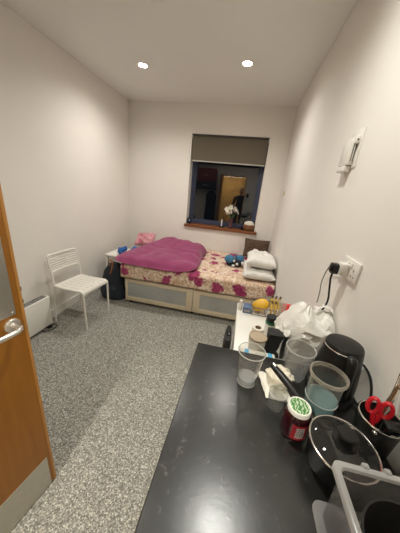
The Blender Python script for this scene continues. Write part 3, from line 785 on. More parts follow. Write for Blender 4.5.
# ------------------------------------------------------------------ sill things
SZ = WZ0
t = thing('blue_jar', (-0.912, 3.735, SZ), 'small dark blue round jar at the left end of window sill', 'jar')
link('jar_body', lathe(BM(), [(0, 0), (0.026, 0), (0.040, 0.022), (0.043, 0.045), (0.036, 0.070), (0.024, 0.080), (0.024, 0.088), (0, 0.088)], 28), 'dark_blue_glass', t)
link('stopper', lathe(BM(), [(0, 0.088), (0.018, 0.088), (0.020, 0.098), (0.010, 0.106), (0, 0.107)], 20), 'dark_blue_glass', t)
t = thing('candle_holder', (-0.352, 3.735, SZ), 'slim white candle in a dark saucer on the window sill', 'candle')
link('saucer', lathe(BM(), [(0, 0), (0.034, 0), (0.046, 0.012), (0.044, 0.015), (0.02, 0.008), (0.014, 0.022), (0, 0.022)], 28), 'black_plastic', t)
link('candle', lathe(BM(), [(0, 0.022), (0.011, 0.022), (0.010, 0.125), (0.006, 0.130), (0, 0.129)], 16), 'wax', t)
t = thing('flower_vase', (-0.205, 3.74, SZ), 'pink vase of white flowers on the window sill', 'vase')
link('vase_body', lathe(BM(), [(0, 0), (0.034, 0), (0.037, 0.02), (0.032, 0.08), (0.036, 0.15), (0.041, 0.165), (0.038, 0.165), (0.030, 0.08), (0.033, 0.012), (0, 0.008)], 28), 'vase', t)
fl = [(-0.085, 0.0, 0.30), (-0.03, -0.02, 0.335), (0.045, -0.01, 0.315), (0.085, 0.0, 0.27), (-0.02, -0.035, 0.27), (0.03, 0.03, 0.285), (-0.065, -0.025, 0.245)]
b = BM()
for (x, y, z) in fl: tube(b, [(0, 0, 0.04), (x*0.3, y*0.3, 0.16), (x, y, z-0.006)], 0.0025, 6, 4)
for k in range(6):
    a = k*1.05; tube(b, [(0.0, 0, 0.16), (0.03*math.cos(a), 0.02*math.sin(a), 0.20), (0.05*math.cos(a), 0.025*math.sin(a), 0.225+0.01*(k % 3))], [0.003, 0.008, 0.002], 8, 4, sx=0.2)
link('stems', b, 'leaf', t)
for i, (x, y, z) in enumerate(fl):
    b = BM()
    for k in range(6):
        a = 2*PI*k/6+i; mt = T(x, y, z, R(68+12*math.sin(i*2.0)), 0.25*math.sin(i), i*0.5) @ Matrix.Rotation(a, 4, 'Z') @ T(0.024, 0, 0.004, 0, R(-18))
        ell(b, (0, 0, 0), (0.024, 0.014, 0.004), 10, 6, rot=mt)
    fo = link('flower', b, 'petal', t)
    b = BM(); ell(b, (x, y-0.008, z+0.004), (0.008, 0.008, 0.008), 8, 6); link('flower_heart', b, 'petal_heart', fo)
t = thing('wicker_pot', (0.098, 3.735, SZ), 'round brown wicker pot with white filling at right end of sill', 'pot')
link('pot_body', lathe(BM(), [(0, 0), (0.062, 0), (0.088, 0.03), (0.094, 0.065), (0.086, 0.098), (0.080, 0.098), (0.082, 0.07), (0, 0.06)], 36), 'wicker', t)
b = BM(); ell(b, (0, 0, 0.098), (0.082, 0.072, 0.055), 24, 12, lump=0.22, seed=4); link('white_filling', b, 'petal', t)
t = thing('small_dark_pot', (-0.012, 3.725, SZ), 'tiny dark pot beside the wicker pot on the sill', 'pot')
link('pot_body', lathe(BM(), [(0, 0), (0.018, 0), (0.024, 0.04), (0.021, 0.04), (0.017, 0.008), (0, 0.008)], 20), 'black_plastic', t)

# ------------------------------------------------------------------ worktop and cabinet
CZ = 0.91; KX0 = -0.117; KY0, KY1 = YF0+0.012, 0.815
b = BM(); box(b, KX0, XR-0.001, KY0, KY1, CZ-0.038, CZ, 0.004, 3)
tag(link('worktop', b, 'laminate', None, True), 'black speckled laminate worktop along the right wall', 'worktop')
t = thing('base_cabinet', (0.19, 0.26, 0), 'white kitchen base cabinet under the black worktop', 'cabinet')
b = BM(); box(b, -0.27, 0.283, -0.49, 0.495, 0.12, CZ-0.039, 0.002); link('carcass', b, 'white_enamel', t, False)
b = BM(); box(b, -0.22, 0.27, -0.49, 0.495, 0.0, 0.12); link('plinth', b, 'black_matte', t, False)
for k in range(2):
    y0 = -0.488+k*0.4925
    b = BM(); box(b, -0.288, -0.270, y0, y0+0.488, 0.125, CZ-0.045, 0.003); d = link('door', b, 'white_enamel', t)
    hy = y0+(0.44 if k == 0 else 0.048)
    b = tube(BM(), [(-0.288, hy, 0.64), (-0.312, hy, 0.64), (-0.312, hy, 0.78), (-0.288, hy, 0.78)], 0.005, 10); link('handle', b, 'satin', d)

# fridge-like white unit beyond the worktop
FZ = 0.85; FX0, FX1, FY0, FY1 = 0.044, 0.470, 0.832, 1.385
t = thing('small_fridge', ((FX0+FX1)/2, (FY0+FY1)/2, 0), 'small white fridge at the far end of the worktop', 'fridge')
b = BM(); box(b, FX0+0.045, FX1, FY0, FY1, 0.03, FZ-0.028, 0.004); link('body', local(t, b), 'white_enamel', t)
b = BM(); box(b, FX0, FX1, FY0, FY1, FZ-0.026, FZ, 0.006, 3); link('top', local(t, b), 'white_enamel', t)
b = BM(); box(b, FX0+0.004, FX0+0.042, FY0+0.004, FY1-0.004, 0.04, FZ-0.032, 0.006, 3); d = link('door', local(t, b), 'white_enamel', t)
b = BM(); box(b, FX0-0.008, FX0+0.004, FY0+0.03, FY0+0.05, 0.55, 0.75, 0.003); link('handle', local(t, b), 'white_enamel', d)
for x in (FX0+0.08, FX1-0.05):
    for y in (FY0+0.05, FY1-0.05):
        b = lathe(BM(), [(0, 0), (0.018, 0), (0.018, 0.03), (0, 0.03)], 14, T(x, y, 0)); link('foot', local(t, b), 'black_plastic', t)
t = thing('black_bin_bag', (0.010, 1.14, 0), 'black bin bag standing against the side of small white fridge', 'bag')
b = sack(BM(), [(0.0, 0, 0, 0.02, 0.09), (0.02, 0, 0, 0.024, 0.105), (0.2, 0, 0, 0.025, 0.11), (0.4, 0, 0, 0.025, 0.11), (0.62, 0, 0, 0.025, 0.105), (0.72, 0.001, 0, 0.024, 0.10), (0.765, 0.003, 0, 0.017, 0.08)], 3.0, 26, 0.08)
link('bag_body', b, 'black_plastic', t)
b = BM(); ell(b, (0.004, 0.0, 0.765), (0.012, 0.03, 0.016), 14, 10, lump=0.3, seed=2); link('knotted_top', b, 'black_plastic', t)

# things on the fridge
def fruit_basket():
    t = thing('wire_fruit_basket', (0.218, 1.305, FZ), 'grey wire fruit basket on the far edge of the white fridge', 'basket')
    b = BM(); w0, d0, w1, d1, h = 0.078, 0.052, 0.090, 0.062, 0.055
    def rect(w, d, z): return [(-w, -d, z), (w, -d, z), (w, d, z), (-w, d, z)]
    tube(b, rect(w1, d1, h)+[rect(w1, d1, h)[0]], 0.0032, 8); tube(b, rect(w0, d0, 0.003)+[rect(w0, d0, 0.003)[0]], 0.0025, 6)
    for k in range(5):
        s = -1+2*k/4
        for sy in (-1, 1): tube(b, [(s*w1, sy*d1, h), (s*w0, sy*d0, 0.003)], 0.0014, 6)
        tube(b, [(s*w0, -d0, 0.003), (s*w0, d0, 0.003)], 0.0014, 6)
    for k in range(4):
        s = -1+2*k/3
        for sx in (-1, 1): tube(b, [(sx*w1, s*d1, h), (sx*w0, s*d0, 0.003)], 0.0014, 6)
    link('wire_frame', b, 'wire', t)
fruit_basket()
t = thing('mango', (0.184, 1.300, FZ+0.050), 'ripe yellow mango in the left half of the wire basket', 'fruit')
b = BM(); vs = ell(b, (0, 0, 0), (0.052, 0.042, 0.040), 28, 18)
for v in vs: v.co.z += 0.010*math.sin(v.co.x*28); v.co.y += 0.004*math.cos(v.co.x*40)
link('mango_flesh', b, 'mango', t)
link('stem', tube(BM(), [(0.052, 0, 0.012), (0.060, 0, 0.016)], 0.003, 8), 'banana_brown', t)
for k, (lab) in enumerate(('browning banana nearest the mango in the wire basket', 'middle banana of the browning bunch in the wire basket', 'browning banana on the outer right of the wire basket')):
    t = thing('banana', (0.249+0.0235*k, 1.300, FZ+0.028), lab, 'fruit', group='bananas in the wire basket')
    P = [(-0.006, -0.052, 0.0), (-0.004, -0.036, 0.030), (0.0, -0.006, 0.052), (0.002, 0.026, 0.058), (0.004, 0.046, 0.052)]
    link('peel', tube(BM(), P, [0.005, 0.0105, 0.0115, 0.011, 0.007], 10, 6), 'banana', t)
    b = BM(); tube(b, [(0.004, 0.044, 0.053), (0.006, 0.060, 0.060), (0.004+0.004*k, 0.066, 0.072)], [0.009, 0.006, 0.007], 8, 3); link('stalk', b, 'banana_brown', t)
    b = BM(); ell(b, (-0.002, -0.008, 0.060), (0.007, 0.016, 0.009), 10, 6); link('brown_bruise', b, 'banana_brown', t)
t = thing('blue_carton', (0.108, 1.285, FZ), 'low blue printed carton beside the wire basket on fridge', 'carton')
b = BM(); box(b, -0.028, 0.020, -0.03, 0.03, 0, 0.042, 0.002); link('carton_body', b, 'pack_blue', t)
b = BM(); box(b, -0.020, 0.012, -0.0308, -0.0298, 0.012, 0.022); link('printed_band', b, 'label_white', t, False)
t = thing('white_bottle', (0.062, 1.29, FZ), 'small white capped bottle at far left corner of fridge', 'bottle')
link('bottle_body', lathe(BM(), [(0, 0), (0.013, 0), (0.014, 0.04), (0.009, 0.052), (0, 0.052)], 20), 'white_plastic', t)
link('cap', lathe(BM(), [(0, 0.052), (0.010, 0.052), (0.010, 0.066), (0, 0.066)], 20), 'white_plastic', t)
t = thing('paper_roll', (0.150, 0.985, FZ), 'white paper roll with brown core standing on the fridge', 'paper roll')
link('roll', lathe(BM(), [(0.016, 0.0), (0.035, 0.0), (0.036, 0.004), (0.029, 0.082), (0.027, 0.085), (0.016, 0.085)], 36, close=True), 'paper', t)
link('core', lathe(BM(), [(0.014, 0.002), (0.0165, 0.002), (0.0165, 0.086), (0.014, 0.086)], 28, close=True), 'kraft', t)
t = thing('card_tub', (0.146, 0.909, FZ), 'round white tub with flat kraft card lid on fridge', 'tub')
link('tub_body', lathe(BM(), [(0, 0), (0.034, 0), (0.039, 0.078), (0, 0.078)], 36), 'paper', t)
link('tub_lid', lathe(BM(), [(0, 0.0785), (0.041, 0.0785), (0.042, 0.081), (0.041, 0.088), (0.039, 0.089), (0.037, 0.086), (0, 0.086)], 36), 'kraft', t)
t = thing('striped_packet', (0.140, 0.874, FZ), 'white packet with two sky-blue bands at near edge of fridge', 'packet')
b = BM(); box(b, -0.070, 0.085, -0.034, -0.006, 0, 0.040, 0.006, 3); link('packet_body', b, 'paper', t)
for x0 in (-0.052, 0.050):
    b = BM(); box(b, x0, x0+0.026, -0.0346, -0.0054, 0.0, 0.0407, 0.006, 3); link('blue_band', b, 'sky_blue', t)
t = thing('green_lidded_jar', (0.226, 1.09, FZ), 'jar with black cap and green band on the fridge', 'jar')
link('jar_body', lathe(BM(), [(0, 0), (0.027, 0), (0.029, 0.01), (0.029, 0.055), (0.026, 0.062), (0, 0.062)], 28), 'white_plastic', t)
link('green_band', lathe(BM(), [(0.0262, 0.062), (0.030, 0.062), (0.030, 0.074), (0.0262, 0.074)], 28, close=True), 'green', t)
link('cap', lathe(BM(), [(0, 0.074), (0.028, 0.074), (0.029, 0.078), (0.029, 0.100), (0.026, 0.103), (0, 0.103)], 28), 'black_plastic', t)
t = thing('black_box', (0.232, 0.925, FZ), 'tall matt black box on the near part of fridge', 'box')
b = BM(); box(b, -0.042, 0.036, -0.032, 0.026, 0, 0.118, 0.002); link('box_body', b, 'black_matte', t)
b = BM(); box(b, -0.043, 0.037, -0.033, 0.027, 0.098, 0.1195, 0.002); link('box_lid', b, 'black_matte', t)
t = thing('red_packet', (0.350, 1.25, FZ), 'red packet with green corner behind the white carrier bag', 'packet')
b = pillow_mesh(BM(), 0.10, 0.11, 0.05, 3.0, 14, 0.01); bmesh.ops.transform(b, matrix=T(0, 0, 0.057, R(80)), verts=b.verts); link('packet_film', b, 'red_pack', t)
b = BM(); box(b, 0.018, 0.050, -0.012, 0.006, 0.100, 0.118, 0.003); link('green_corner', b, 'green', t)
t = thing('clear_film_bag', (0.288, 1.145, FZ), 'clear crinkled film bag leaning between fruit and carrier bag', 'bag')
b = sack(BM(), [(0, 0, 0, 0.025, 0.02), (0.02, 0, 0, 0.036, 0.028), (0.08, 0.0, 0.01, 0.033, 0.026), (0.12, -0.005, 0.02, 0.016, 0.014), (0.155, -0.01, 0.025, 0.022, 0.012)], 8, 20, 0.3)
link('film', b, 'film', t)

# white carrier bag, crumpled
t = thing('carrier_bag', (0.358, 1.0, FZ), 'white crumpled plastic carrier bag on the fridge behind kettle', 'bag')
def carrier():
    # crumpled film: few, flat, sharply creased facets on a slumped sack
    b = BM(); n, mlev = 34, 17; rings = []; rng = random.Random(11)
    for i in range(mlev+1):
        s = i/mlev
        if s < 0.5:
            q = s/0.5; z = 0.150*q; rr = 0.88+0.16*math.sin(q*PI*0.75)
        else:
            q = (s-0.5)/0.5; z = 0.150+0.060*math.sin(q*PI*0.5); rr = (0.88+0.16*math.sin(0.75*PI))*math.cos(q*PI*0.5*0.995)
        if i == 0: rr = 0.78
        ring = []
        for k in range(n):
            a = 2*PI*(k+0.5*(i % 2))/n; c = math.cos(a); s_ = math.sin(a)
            d = Vector((c, s_, z*4))
            w = 0.16*noise.noise(d*1.2+Vector((4, 0, 2))) + 0.13*noise.noise(d*2.7+Vector((9, 3, 2))) + 0.06*rng.uniform(-1, 1)
            x = 0.118*rr*(1+w)*c; y = 0.125*rr*(1+w)*s_
            pl = Vector((x*9, y*9, 1.7))
            up_ = 0.040*noise.noise(pl*0.9) + 0.030*noise.noise(pl*2.0+Vector((3, 1, 2))) + 0.007*rng.uniform(-1, 1)
            zz = z + up_*min(1, s*1.4) - 0.22*max(0, -y-0.02)*s**0.7 + 0.02*math.exp(-((x+0.02)/0.05)**2)*s
            x = min(x, 0.112)
            ring.append(b.verts.new((x, y, max(0.0, zz) if i else 0.0)))
        rings.append(ring)
    for i, (r0, r1) in enumerate(zip(rings[:-1], rings[1:])):
        for k in range(n):
            k1 = (k+1) % n
            if i % 2 == 0: b.faces.new((r0[k], r0[k1], r1[k])); b.faces.new((r0[k1], r1[k1], r1[k]))
            else: b.faces.new((r0[k], r0[k1], r1[k1])); b.faces.new((r0[k], r1[k1], r1[k]))
    b.faces.new(rings[0][::-1]); b.faces.new(rings[-1])
    return b
link('bag_body', carrier(), 'bag', t, True, 28)
b = BM()
def ribbon(b, pts, w, seed):
    P = smooth_path(pts, 7); prev = None
    for i, p in enumerate(P):
        off = Vector((0.3*math.sin(i*0.4+seed), 1, 0.35*math.cos(i*0.5+seed))).normalized()*w*(0.8+0.3*math.sin(i*0.9+seed))
        nn = Vector((0.001, 0, 0.0012))
        q = [b.verts.new(p-off), b.verts.new(p+Vector((0.006, 0, 0.006))), b.verts.new(p+off), b.verts.new(p+off+nn), b.verts.new(p+Vector((0.007, 0, 0.0075))), b.verts.new(p-off+nn)]
        if prev:
            for k in range(6): b.faces.new((prev[k], prev[(k+1) % 6], q[(k+1) % 6], q[k]))
        prev = q
ribbon(b, [(0.03, 0.02, 0.215), (0.075, 0.03, 0.235), (0.10, 0.02, 0.225), (0.110, 0.0, 0.18), (0.112, -0.02, 0.12)], 0.026, 0.5)
link('bag_handle', b, 'bag', t, True, 50); b = BM()
ribbon(b, [(-0.06, -0.06, 0.15), (-0.095, -0.085, 0.13), (-0.115, -0.11, 0.09), (-0.12, -0.125, 0.03)], 0.020, 2.0)
link('bag_handle', b, 'bag', t, True, 50)

# ------------------------------------------------------------------ things on the worktop
def at(x, y): return (x, y, CZ)
# clear pint cup with water
t = thing('clear_cup', at(0.096, 0.657), 'clear plastic cup with a little water on the worktop', 'cup')
link('cup_wall', lathe(BM(), [(0, 0), (0.031, 0), (0.032, 0.004), (0.0335, 0.035), (0.0345, 0.036), (0.046, 0.133), (0.0452, 0.133), (0.0336, 0.037), (0.0312, 0.005), (0, 0.004)], 44), 'cup', t)
b = tube(BM(), [(0.0465*math.cos(2*PI*k/44), 0.0465*math.sin(2*PI*k/44), 0.133) for k in range(44)], 0.0016, 8, closed=True); link('cup_rim', b, 'cup_rim', t)
b = tube(BM(), [(0.0310*math.cos(2*PI*k/44), 0.0310*math.sin(2*PI*k/44), 0.0022) for k in range(44)], 0.0018, 8, closed=True); link('base_ring', b, 'cup_rim', t)
link('water', lathe(BM(), [(0, 0.0045), (0.0305, 0.0055), (0.0318, 0.026), (0, 0.0255)], 44), 'water', t)
# hazy pitcher
t = thing('hazy_beaker', at(0.276, 0.738), 'tall empty hazy plastic beaker beside the kettle', 'beaker')
link('beaker_wall', lathe(BM(), [(0, 0), (0.036, 0), (0.038, 0.003), (0.050, 0.128), (0.0492, 0.128), (0.0372, 0.005), (0, 0.004)], 44), 'pitcher', t)
b = tube(BM(), [(0.0508*math.cos(2*PI*k/44), 0.0508*math.sin(2*PI*k/44), 0.128) for k in range(44)], 0.0018, 8, closed=True); link('beaker_rim', b, 'cup_rim', t)
# tub with blue water
t = thing('round_tub', at(0.318, 0.595), 'clear round tub half full of pale blue water', 'tub')
link('tub_wall', lathe(BM(), [(0, 0), (0.042, 0), (0.044, 0.004), (0.0475, 0.146), (0.0466, 0.146), (0.0432, 0.005), (0, 0.004)], 48), 'tub', t)
link('tub_rim', lathe(BM(), [(0.0466, 0.146), (0.0468, 0.157), (0.0485, 0.159), (0.0530, 0.157), (0.0535, 0.151), (0.0520, 0.147), (0.049, 0.146)], 48, close=True), 'tub_rim', t)
link('blue_water', lathe(BM(), [(0, 0.0045), (0.0426, 0.0055), (0.0443, 0.066), (0.0447, 0.0675), (0.0435, 0.0665), (0, 0.066)], 48), 'water_blue', t)
b = tube(BM(), [(0.0458*math.cos(2*PI*k/44), 0.0458*math.sin(2*PI*k/44), 0.068) for k in range(44)], 0.0011, 6, closed=True); link('water_line', b, 'cup_rim', t)
# kettle
kt = thing('electric_kettle', at(0.388, 0.700), 'black electric kettle next to the right wall', 'kettle')
link('power_base', lathe(BM(), [(0, 0), (0.076, 0), (0.078, 0.006), (0.074, 0.018), (0.05, 0.022), (0, 0.022)], 44), 'black_plastic', kt)
link('kettle_body', lathe(BM(), [(0, 0.022), (0.066, 0.022), (0.071, 0.030), (0.071, 0.060), (0.066, 0.120), (0.0585, 0.186), (0.057, 0.192), (0, 0.192)], 48), 'black_plastic', kt)
link('lid', lathe(BM(), [(0, 0.192), (0.0575, 0.192), (0.0565, 0.200), (0.053, 0.206), (0.040, 0.2095), (0.0, 0.211)], 48), 'black_plastic', kt)
b = tube(BM(), [(0.0578*math.cos(R(a)), 0.0578*math.sin(R(a)), 0.1935) for a in range(165, 275, 4)], 0.0018, 8); link('rim_highlight', b, 'chrome', kt)  # chrome arc on part of the lid edge stands in for its highlight
b = BM()
ha = R(270); hd = Vector((math.cos(ha), math.sin(ha), 0))
def hp(r, z): return (hd.x*r, hd.y*r, z)
tube(b, [hp(0.046, 0.190), hp(0.064, 0.190), hp(0.071, 0.182), hp(0.077, 0.14), hp(0.081, 0.09), hp(0.079, 0.058), hp(0.066, 0.050)], [0.011, 0.012, 0.012, 0.011, 0.0105, 0.010, 0.009], 12, 6, sx=1.25)
link('handle', b, 'black_plastic', kt)
b = BM()
sa = R(80); sd = Vector((math.cos(sa), math.sin(sa), 0))
tube(b, [(sd.x*0.05, sd.y*0.05, 0.16), (sd.x*0.068, sd.y*0.068, 0.182), (sd.x*0.074, sd.y*0.074, 0.190)], [0.022, 0.018, 0.008], 12, 4); link('spout', b, 'black_plastic', kt)
b = tube(BM(), [(0.070, -0.02, 0.008), (0.082, -0.05, 0.010), (0.084, -0.075, 0.03), (0.0845, -0.07, 0.075), (0.0845, -0.045, 0.115), (0.083, -0.012, 0.130), (0.080, 0.02, 0.12), (0.080, 0.06, 0.03), (0.076, 0.08, 0.006)], 0.0038, 8, 7); link('power_cord', b, 'black_plastic', kt)
# jar of sauce
t = thing('sauce_jar', at(0.230, 0.511), 'dark red sauce jar with green and white printed lid', 'jar')
link('jar_body', lathe(BM(), [(0, 0), (0.030, 0), (0.034, 0.005), (0.035, 0.012), (0.035, 0.066), (0.031, 0.080), (0.027, 0.086), (0, 0.086)], 44), 'sauce', t)
b = BM()
def wrap(b, r, a0, a1, z0, z1, th, n=16):
    prev = None
    for k in range(n+1):
        a = R(a0+(a1-a0)*k/n); c, s = math.cos(a), math.sin(a)
        q = [b.verts.new((r*c, r*s, z0)), b.verts.new(((r+th)*c, (r+th)*s, z0)), b.verts.new(((r+th)*c, (r+th)*s, z1)), b.verts.new((r*c, r*s, z1))]
        if prev:
            for i in range(4): b.faces.new((prev[i], prev[(i+1) % 4], q[(i+1) % 4], q[i]))
        else: b.faces.new(q)
        prev = q
    b.faces.new(prev[::-1])
wrap(b, 0.0350, -118, 110, 0.014, 0.065, 0.0004, 30); lb = link('label', b, 'label_red', t)
b = BM(); wrap(b, 0.0354, -98, -62, 0.022, 0.058, 0.0003, 8); bc = link('barcode_patch', b, 'label_white', lb)
b = BM()
for k in range(9): wrap(b, 0.0357, -96+k*3.5, -96+k*3.5+(1.6 if k % 3 else 0.9), 0.026, 0.050, 0.0002, 1)
wrap(b, 0.0357, -94, -66, 0.0525, 0.0545, 0.0002, 5)
link('barcode_lines', b, 'label_ink', lb)
lid = link('jar_lid', lathe(BM(), [(0, 0.086), (0.0285, 0.084), (0.0305, 0.086), (0.0310, 0.097), (0.0295, 0.1005), (0.0280, 0.1012), (0.0265, 0.0995), (0, 0.0995)], 48), 'white_enamel', t)
link('lid_print', lathe(BM(), [(0, 0.0994), (0.0256, 0.0994), (0.0256, 0.1000), (0, 0.1003)], 40), 'lid_print', lid)
# tumbler
t = thing('glass_tumbler', at(0.188, 0.575), 'small empty glass tumbler behind the sauce jar', 'glass')
link('glass_wall', lathe(BM(), [(0, 0), (0.023, 0), (0.0245, 0.003), (0.029, 0.066), (0.0282, 0.0668), (0.0274, 0.066), (0.0232, 0.010), (0, 0.009)], 36), 'glass', t)
b = tube(BM(), [(0.0282*math.cos(2*PI*k/36), 0.0282*math.sin(2*PI*k/36), 0.0665) for k in range(36)], 0.0011, 6, closed=True); link('glass_rim', b, 'cup_rim', t)
# crumpled paper
t = thing('paper_wrapping', at(0.206, 0.670), 'cream crumpled paper wrapping under the black pan handle', 'paper')
b = BM(); vs = ell(b, (0.006, 0.012, 0.030), (0.047, 0.045, 0.032), 40, 24, lump=0.35, seed=2.5, freq=2.6)
for v in vs: v.co.z = max(v.co.z, 0.0)
link('crumpled_ball', b, 'cream_paper', t, True, 60)
b = BM(); prev = None
for i in range(15):
    row = []
    for j in range(15):
        u = -1+2*i/14; v = -1+2*j/14
        row.append(b.verts.new((-0.012+u*0.044-0.012*v, -0.012+v*0.056, 0.002+0.012*abs(noise.noise(Vector((u*2, v*2, 3))))+0.006*abs(noise.noise(Vector((u*6, v*5, 3)))))))
    if prev:
        for j in range(14): b.faces.new((prev[j], row[j], row[j+1], prev[j+1]))
    prev = row
o = link('loose_sheet', b, 'paper', t, True, 50); sm = o.modifiers.new('thick', 'SOLIDIFY'); sm.thickness = 0.0012; sm.offset = 1
# saucepan with glass lid
PX, PY = 0.324, 0.447
t = thing('saucepan', at(PX, PY), 'black saucepan with long black handle and glass lid', 'saucepan')
link('pan_body', lathe(BM(), [(0, 0), (0.064, 0), (0.069, 0.006), (0.0745, 0.072), (0.076, 0.074), (0.073, 0.074), (0.068, 0.01), (0, 0.006)], 48), 'black_enamel', t)
dv = Vector((-0.594, 0.804, 0)).normalized()
b = BM()
hpnts = [dv*0.072+Vector((0, 0, 0.062)), dv*0.095+Vector((0, 0, 0.068)), dv*0.14+Vector((0, 0, 0.080)), dv*0.20+Vector((0, 0, 0.090)), dv*0.258+Vector((0, 0, 0.096))]
tube(b, hpnts, [0.008, 0.0085, 0.0095, 0.011, 0.009], 12, 5, sx=1.25); link('handle', b, 'black_plastic', t)
b = BM(); mt = T(0, 0, 0) ; tube(b, [dv*0.243+Vector((0, 0, 0.104)), dv*0.256+Vector((0, 0, 0.105))], 0.0035, 8); link('hanging_loop', b, 'satin', t)
b = lathe(BM(), [(0, 0.092), (0.03, 0.091), (0.06, 0.084), (0.0745, 0.0765), (0.0745, 0.0745), (0.06, 0.082), (0.03, 0.089), (0, 0.090)], 48); gl = link('lid_glass', b, 'lid_glass', t)
b = tube(BM(), [(0.0765*math.cos(2*PI*k/56), 0.0765*math.sin(2*PI*k/56), 0.0765) for k in range(56)], 0.0028, 8, closed=True); link('lid_rim', b, 'chrome', gl)
b = lathe(BM(), [(0, 0.090), (0.028, 0.091), (0.027, 0.095), (0.014, 0.096), (0.013, 0.106), (0.021, 0.110), (0.023, 0.116), (0.021, 0.120), (0, 0.122)], 36); link('lid_knob', b, 'black_plastic', gl)
# utensil pot with things in it
UX, UY = 0.427, 0.513
t = thing('utensil_pot', at(UX, UY), 'black steel-rimmed pot holding kitchen utensils beside saucepan', 'pot')
link('pot_body', lathe(BM(), [(0, 0), (0.036, 0), (0.040, 0.006), (0.049, 0.122), (0.047, 0.122), (0.038, 0.008), (0, 0.006)], 44), 'black_enamel', t)
b = tube(BM(), [(0.0493*math.cos(2*PI*k/48), 0.0493*math.sin(2*PI*k/48), 0.123) for k in range(48)], 0.0024, 8, closed=True); link('pot_rim', b, 'chrome', t)
b = BM(); a = R(232); ell(b, (0.049*math.cos(a), 0.049*math.sin(a), 0.112), (0.006, 0.006, 0.006), 12, 8); link('rivet', b, 'chrome', t)
# scissors
t = thing('scissors', (0.412, 0.510, CZ+0.018), 'red-handled scissors standing handles up in the utensil pot', 'scissors', R(-30))
def loop(cx, sgn):
    return [(cx+sgn*0.0*k+0.0125*math.cos(2*PI*k/20)*1.0, 0, 0.140+0.024*math.sin(2*PI*k/20)) for k in range(20)]
for sgn in (-1, 1):
    b = BM(); cx = sgn*0.0135
    tube(b, [(cx+0.0108*math.cos(2*PI*k/24), 0.003*sgn, 0.138+0.0225*math.sin(2*PI*k/24)) for k in range(24)], 0.0052, 10, closed=True)
    tube(b, [(cx-sgn*0.006, 0.003*sgn, 0.118), (sgn*0.004, 0.003*sgn, 0.098), (-sgn*0.002, 0.0025*sgn, 0.078)], [0.0055, 0.006, 0.005], 8, 3)
    link('handle', b, 'red', t)
    b = BM(); plate(b, [(-sgn*0.006, 0.002*sgn, 0.09), (sgn*0.004, 0.002*sgn, 0.09), (-sgn*0.002, 0.002*sgn, 0.0), (-sgn*0.005, 0.002*sgn, 0.0)], (0, 0.0015, 0)); link('blade', b, 'chrome', t)
# tongs
t = thing('tongs', (0.431, 0.520, CZ+0.012), 'steel tongs leaning from the utensil pot to the wall', 'tongs')
b = BM()
top = Vector((0.043, 0.048, 0.212)); 
tube(b, [(-0.008, -0.012, 0.0), (0.0, -0.006, 0.09), (0.024, 0.016, 0.165), (0.037, 0.034, 0.205), (0.041, 0.044, 0.218), (0.043, 0.052, 0.212), (0.039, 0.044, 0.170), (0.022, 0.026, 0.09), (0.008, 0.012, 0.0)], 0.0042, 10, 6, sx=0.6)
link('tong_arms', b, 'chrome', t)
b = BM(); tube(b, [(0.005, 0.0, 0.02), (0.018, 0.012, 0.10), (0.0355, 0.035, 0.192)], 0.0032, 8, 5); link('spring_bar', b, 'satin', t)
# black spatula handles etc
for i, (bx_, by_, tx, ty, tz, lab, m) in enumerate((
    (0.440, 0.506, 0.455, 0.478, 0.150, 'black ladle with round end in the utensil pot, nearest the tongs', 'black_plastic'),
    (0.426, 0.496, 0.422, 0.470, 0.140, 'black spatula with flat end sticking from the utensil pot', 'black_plastic'))):
    t = thing('black_ladle' if i == 0 else 'black_spatula', (bx_, by_, CZ+0.012), lab, 'kitchen tool')
    d = Vector((tx-bx_, ty-by_, tz))
    link('handle', tube(BM(), [(0, 0, 0), d*0.6, d], [0.005, 0.006, 0.006], 10), m, t)
    b = BM()
    if i == 0: ell(b, d+Vector((0.002, -0.004, 0.008)), (0.020, 0.020, 0.012), 18, 10)
    else: box(b, d.x-0.018, d.x+0.018, d.y-0.016, d.y+0.010, d.z-0.004, d.z+0.004, 0.003)
    link('head', b, m, t)
t = thing('brown_reflection_rod', (0.420, 0.530, CZ+0.012), 'thin brown rod standing in for the reflection along the steel tongs', 'kitchen tool')  # rod added for the brown reflection on the tongs arm, not a spoon
d = Vector((0.043, 0.018, 0.19))
link('handle', tube(BM(), [(0, 0, 0), d*0.5, d], [0.004, 0.005, 0.006], 10), 'tongs_reflection', t)

# storage box
SX0, SX1, SY0, SY1, SH = 0.247, 0.466, 0.03, 0.356, 0.150
t = thing('storage_box', at((SX0+SX1)/2, (SY0+SY1)/2), 'open milky plastic storage box at the near right corner', 'storage box')
w, d = (SX1-SX0)/2, (SY1-SY0)/2
def ringpts(w, d, r, z): return [(x, y, z) for x, y in rrect(2*w, 2*d, r, 6)]
b = BM()
lev = [ringpts(w-0.016, d-0.016, 0.014, 0.004), ringpts(w-0.013, d-0.013, 0.014, 0.008), ringpts(w-0.011, d-0.011, 0.014, SH-0.006)]
lev2 = [ringpts(w-0.0130, d-0.0130, 0.012, SH-0.006), ringpts(w-0.0150, d-0.0150, 0.012, 0.010), ringpts(w-0.018, d-0.018, 0.012, 0.0065)]
rs = [[b.verts.new(p) for p in L_] for L_ in lev+lev2]
for r0, r1 in zip(rs[:-1], rs[1:]):
    for k in range(len(r0)): b.faces.new((r0[k], r0[(k+1) % len(r0)], r1[(k+1) % len(r0)], r1[k]))
b.faces.new(rs[0][::-1]); b.faces.new(rs[-1])
link('box_wall', b, 'box', t, True, 50)
b = BM()
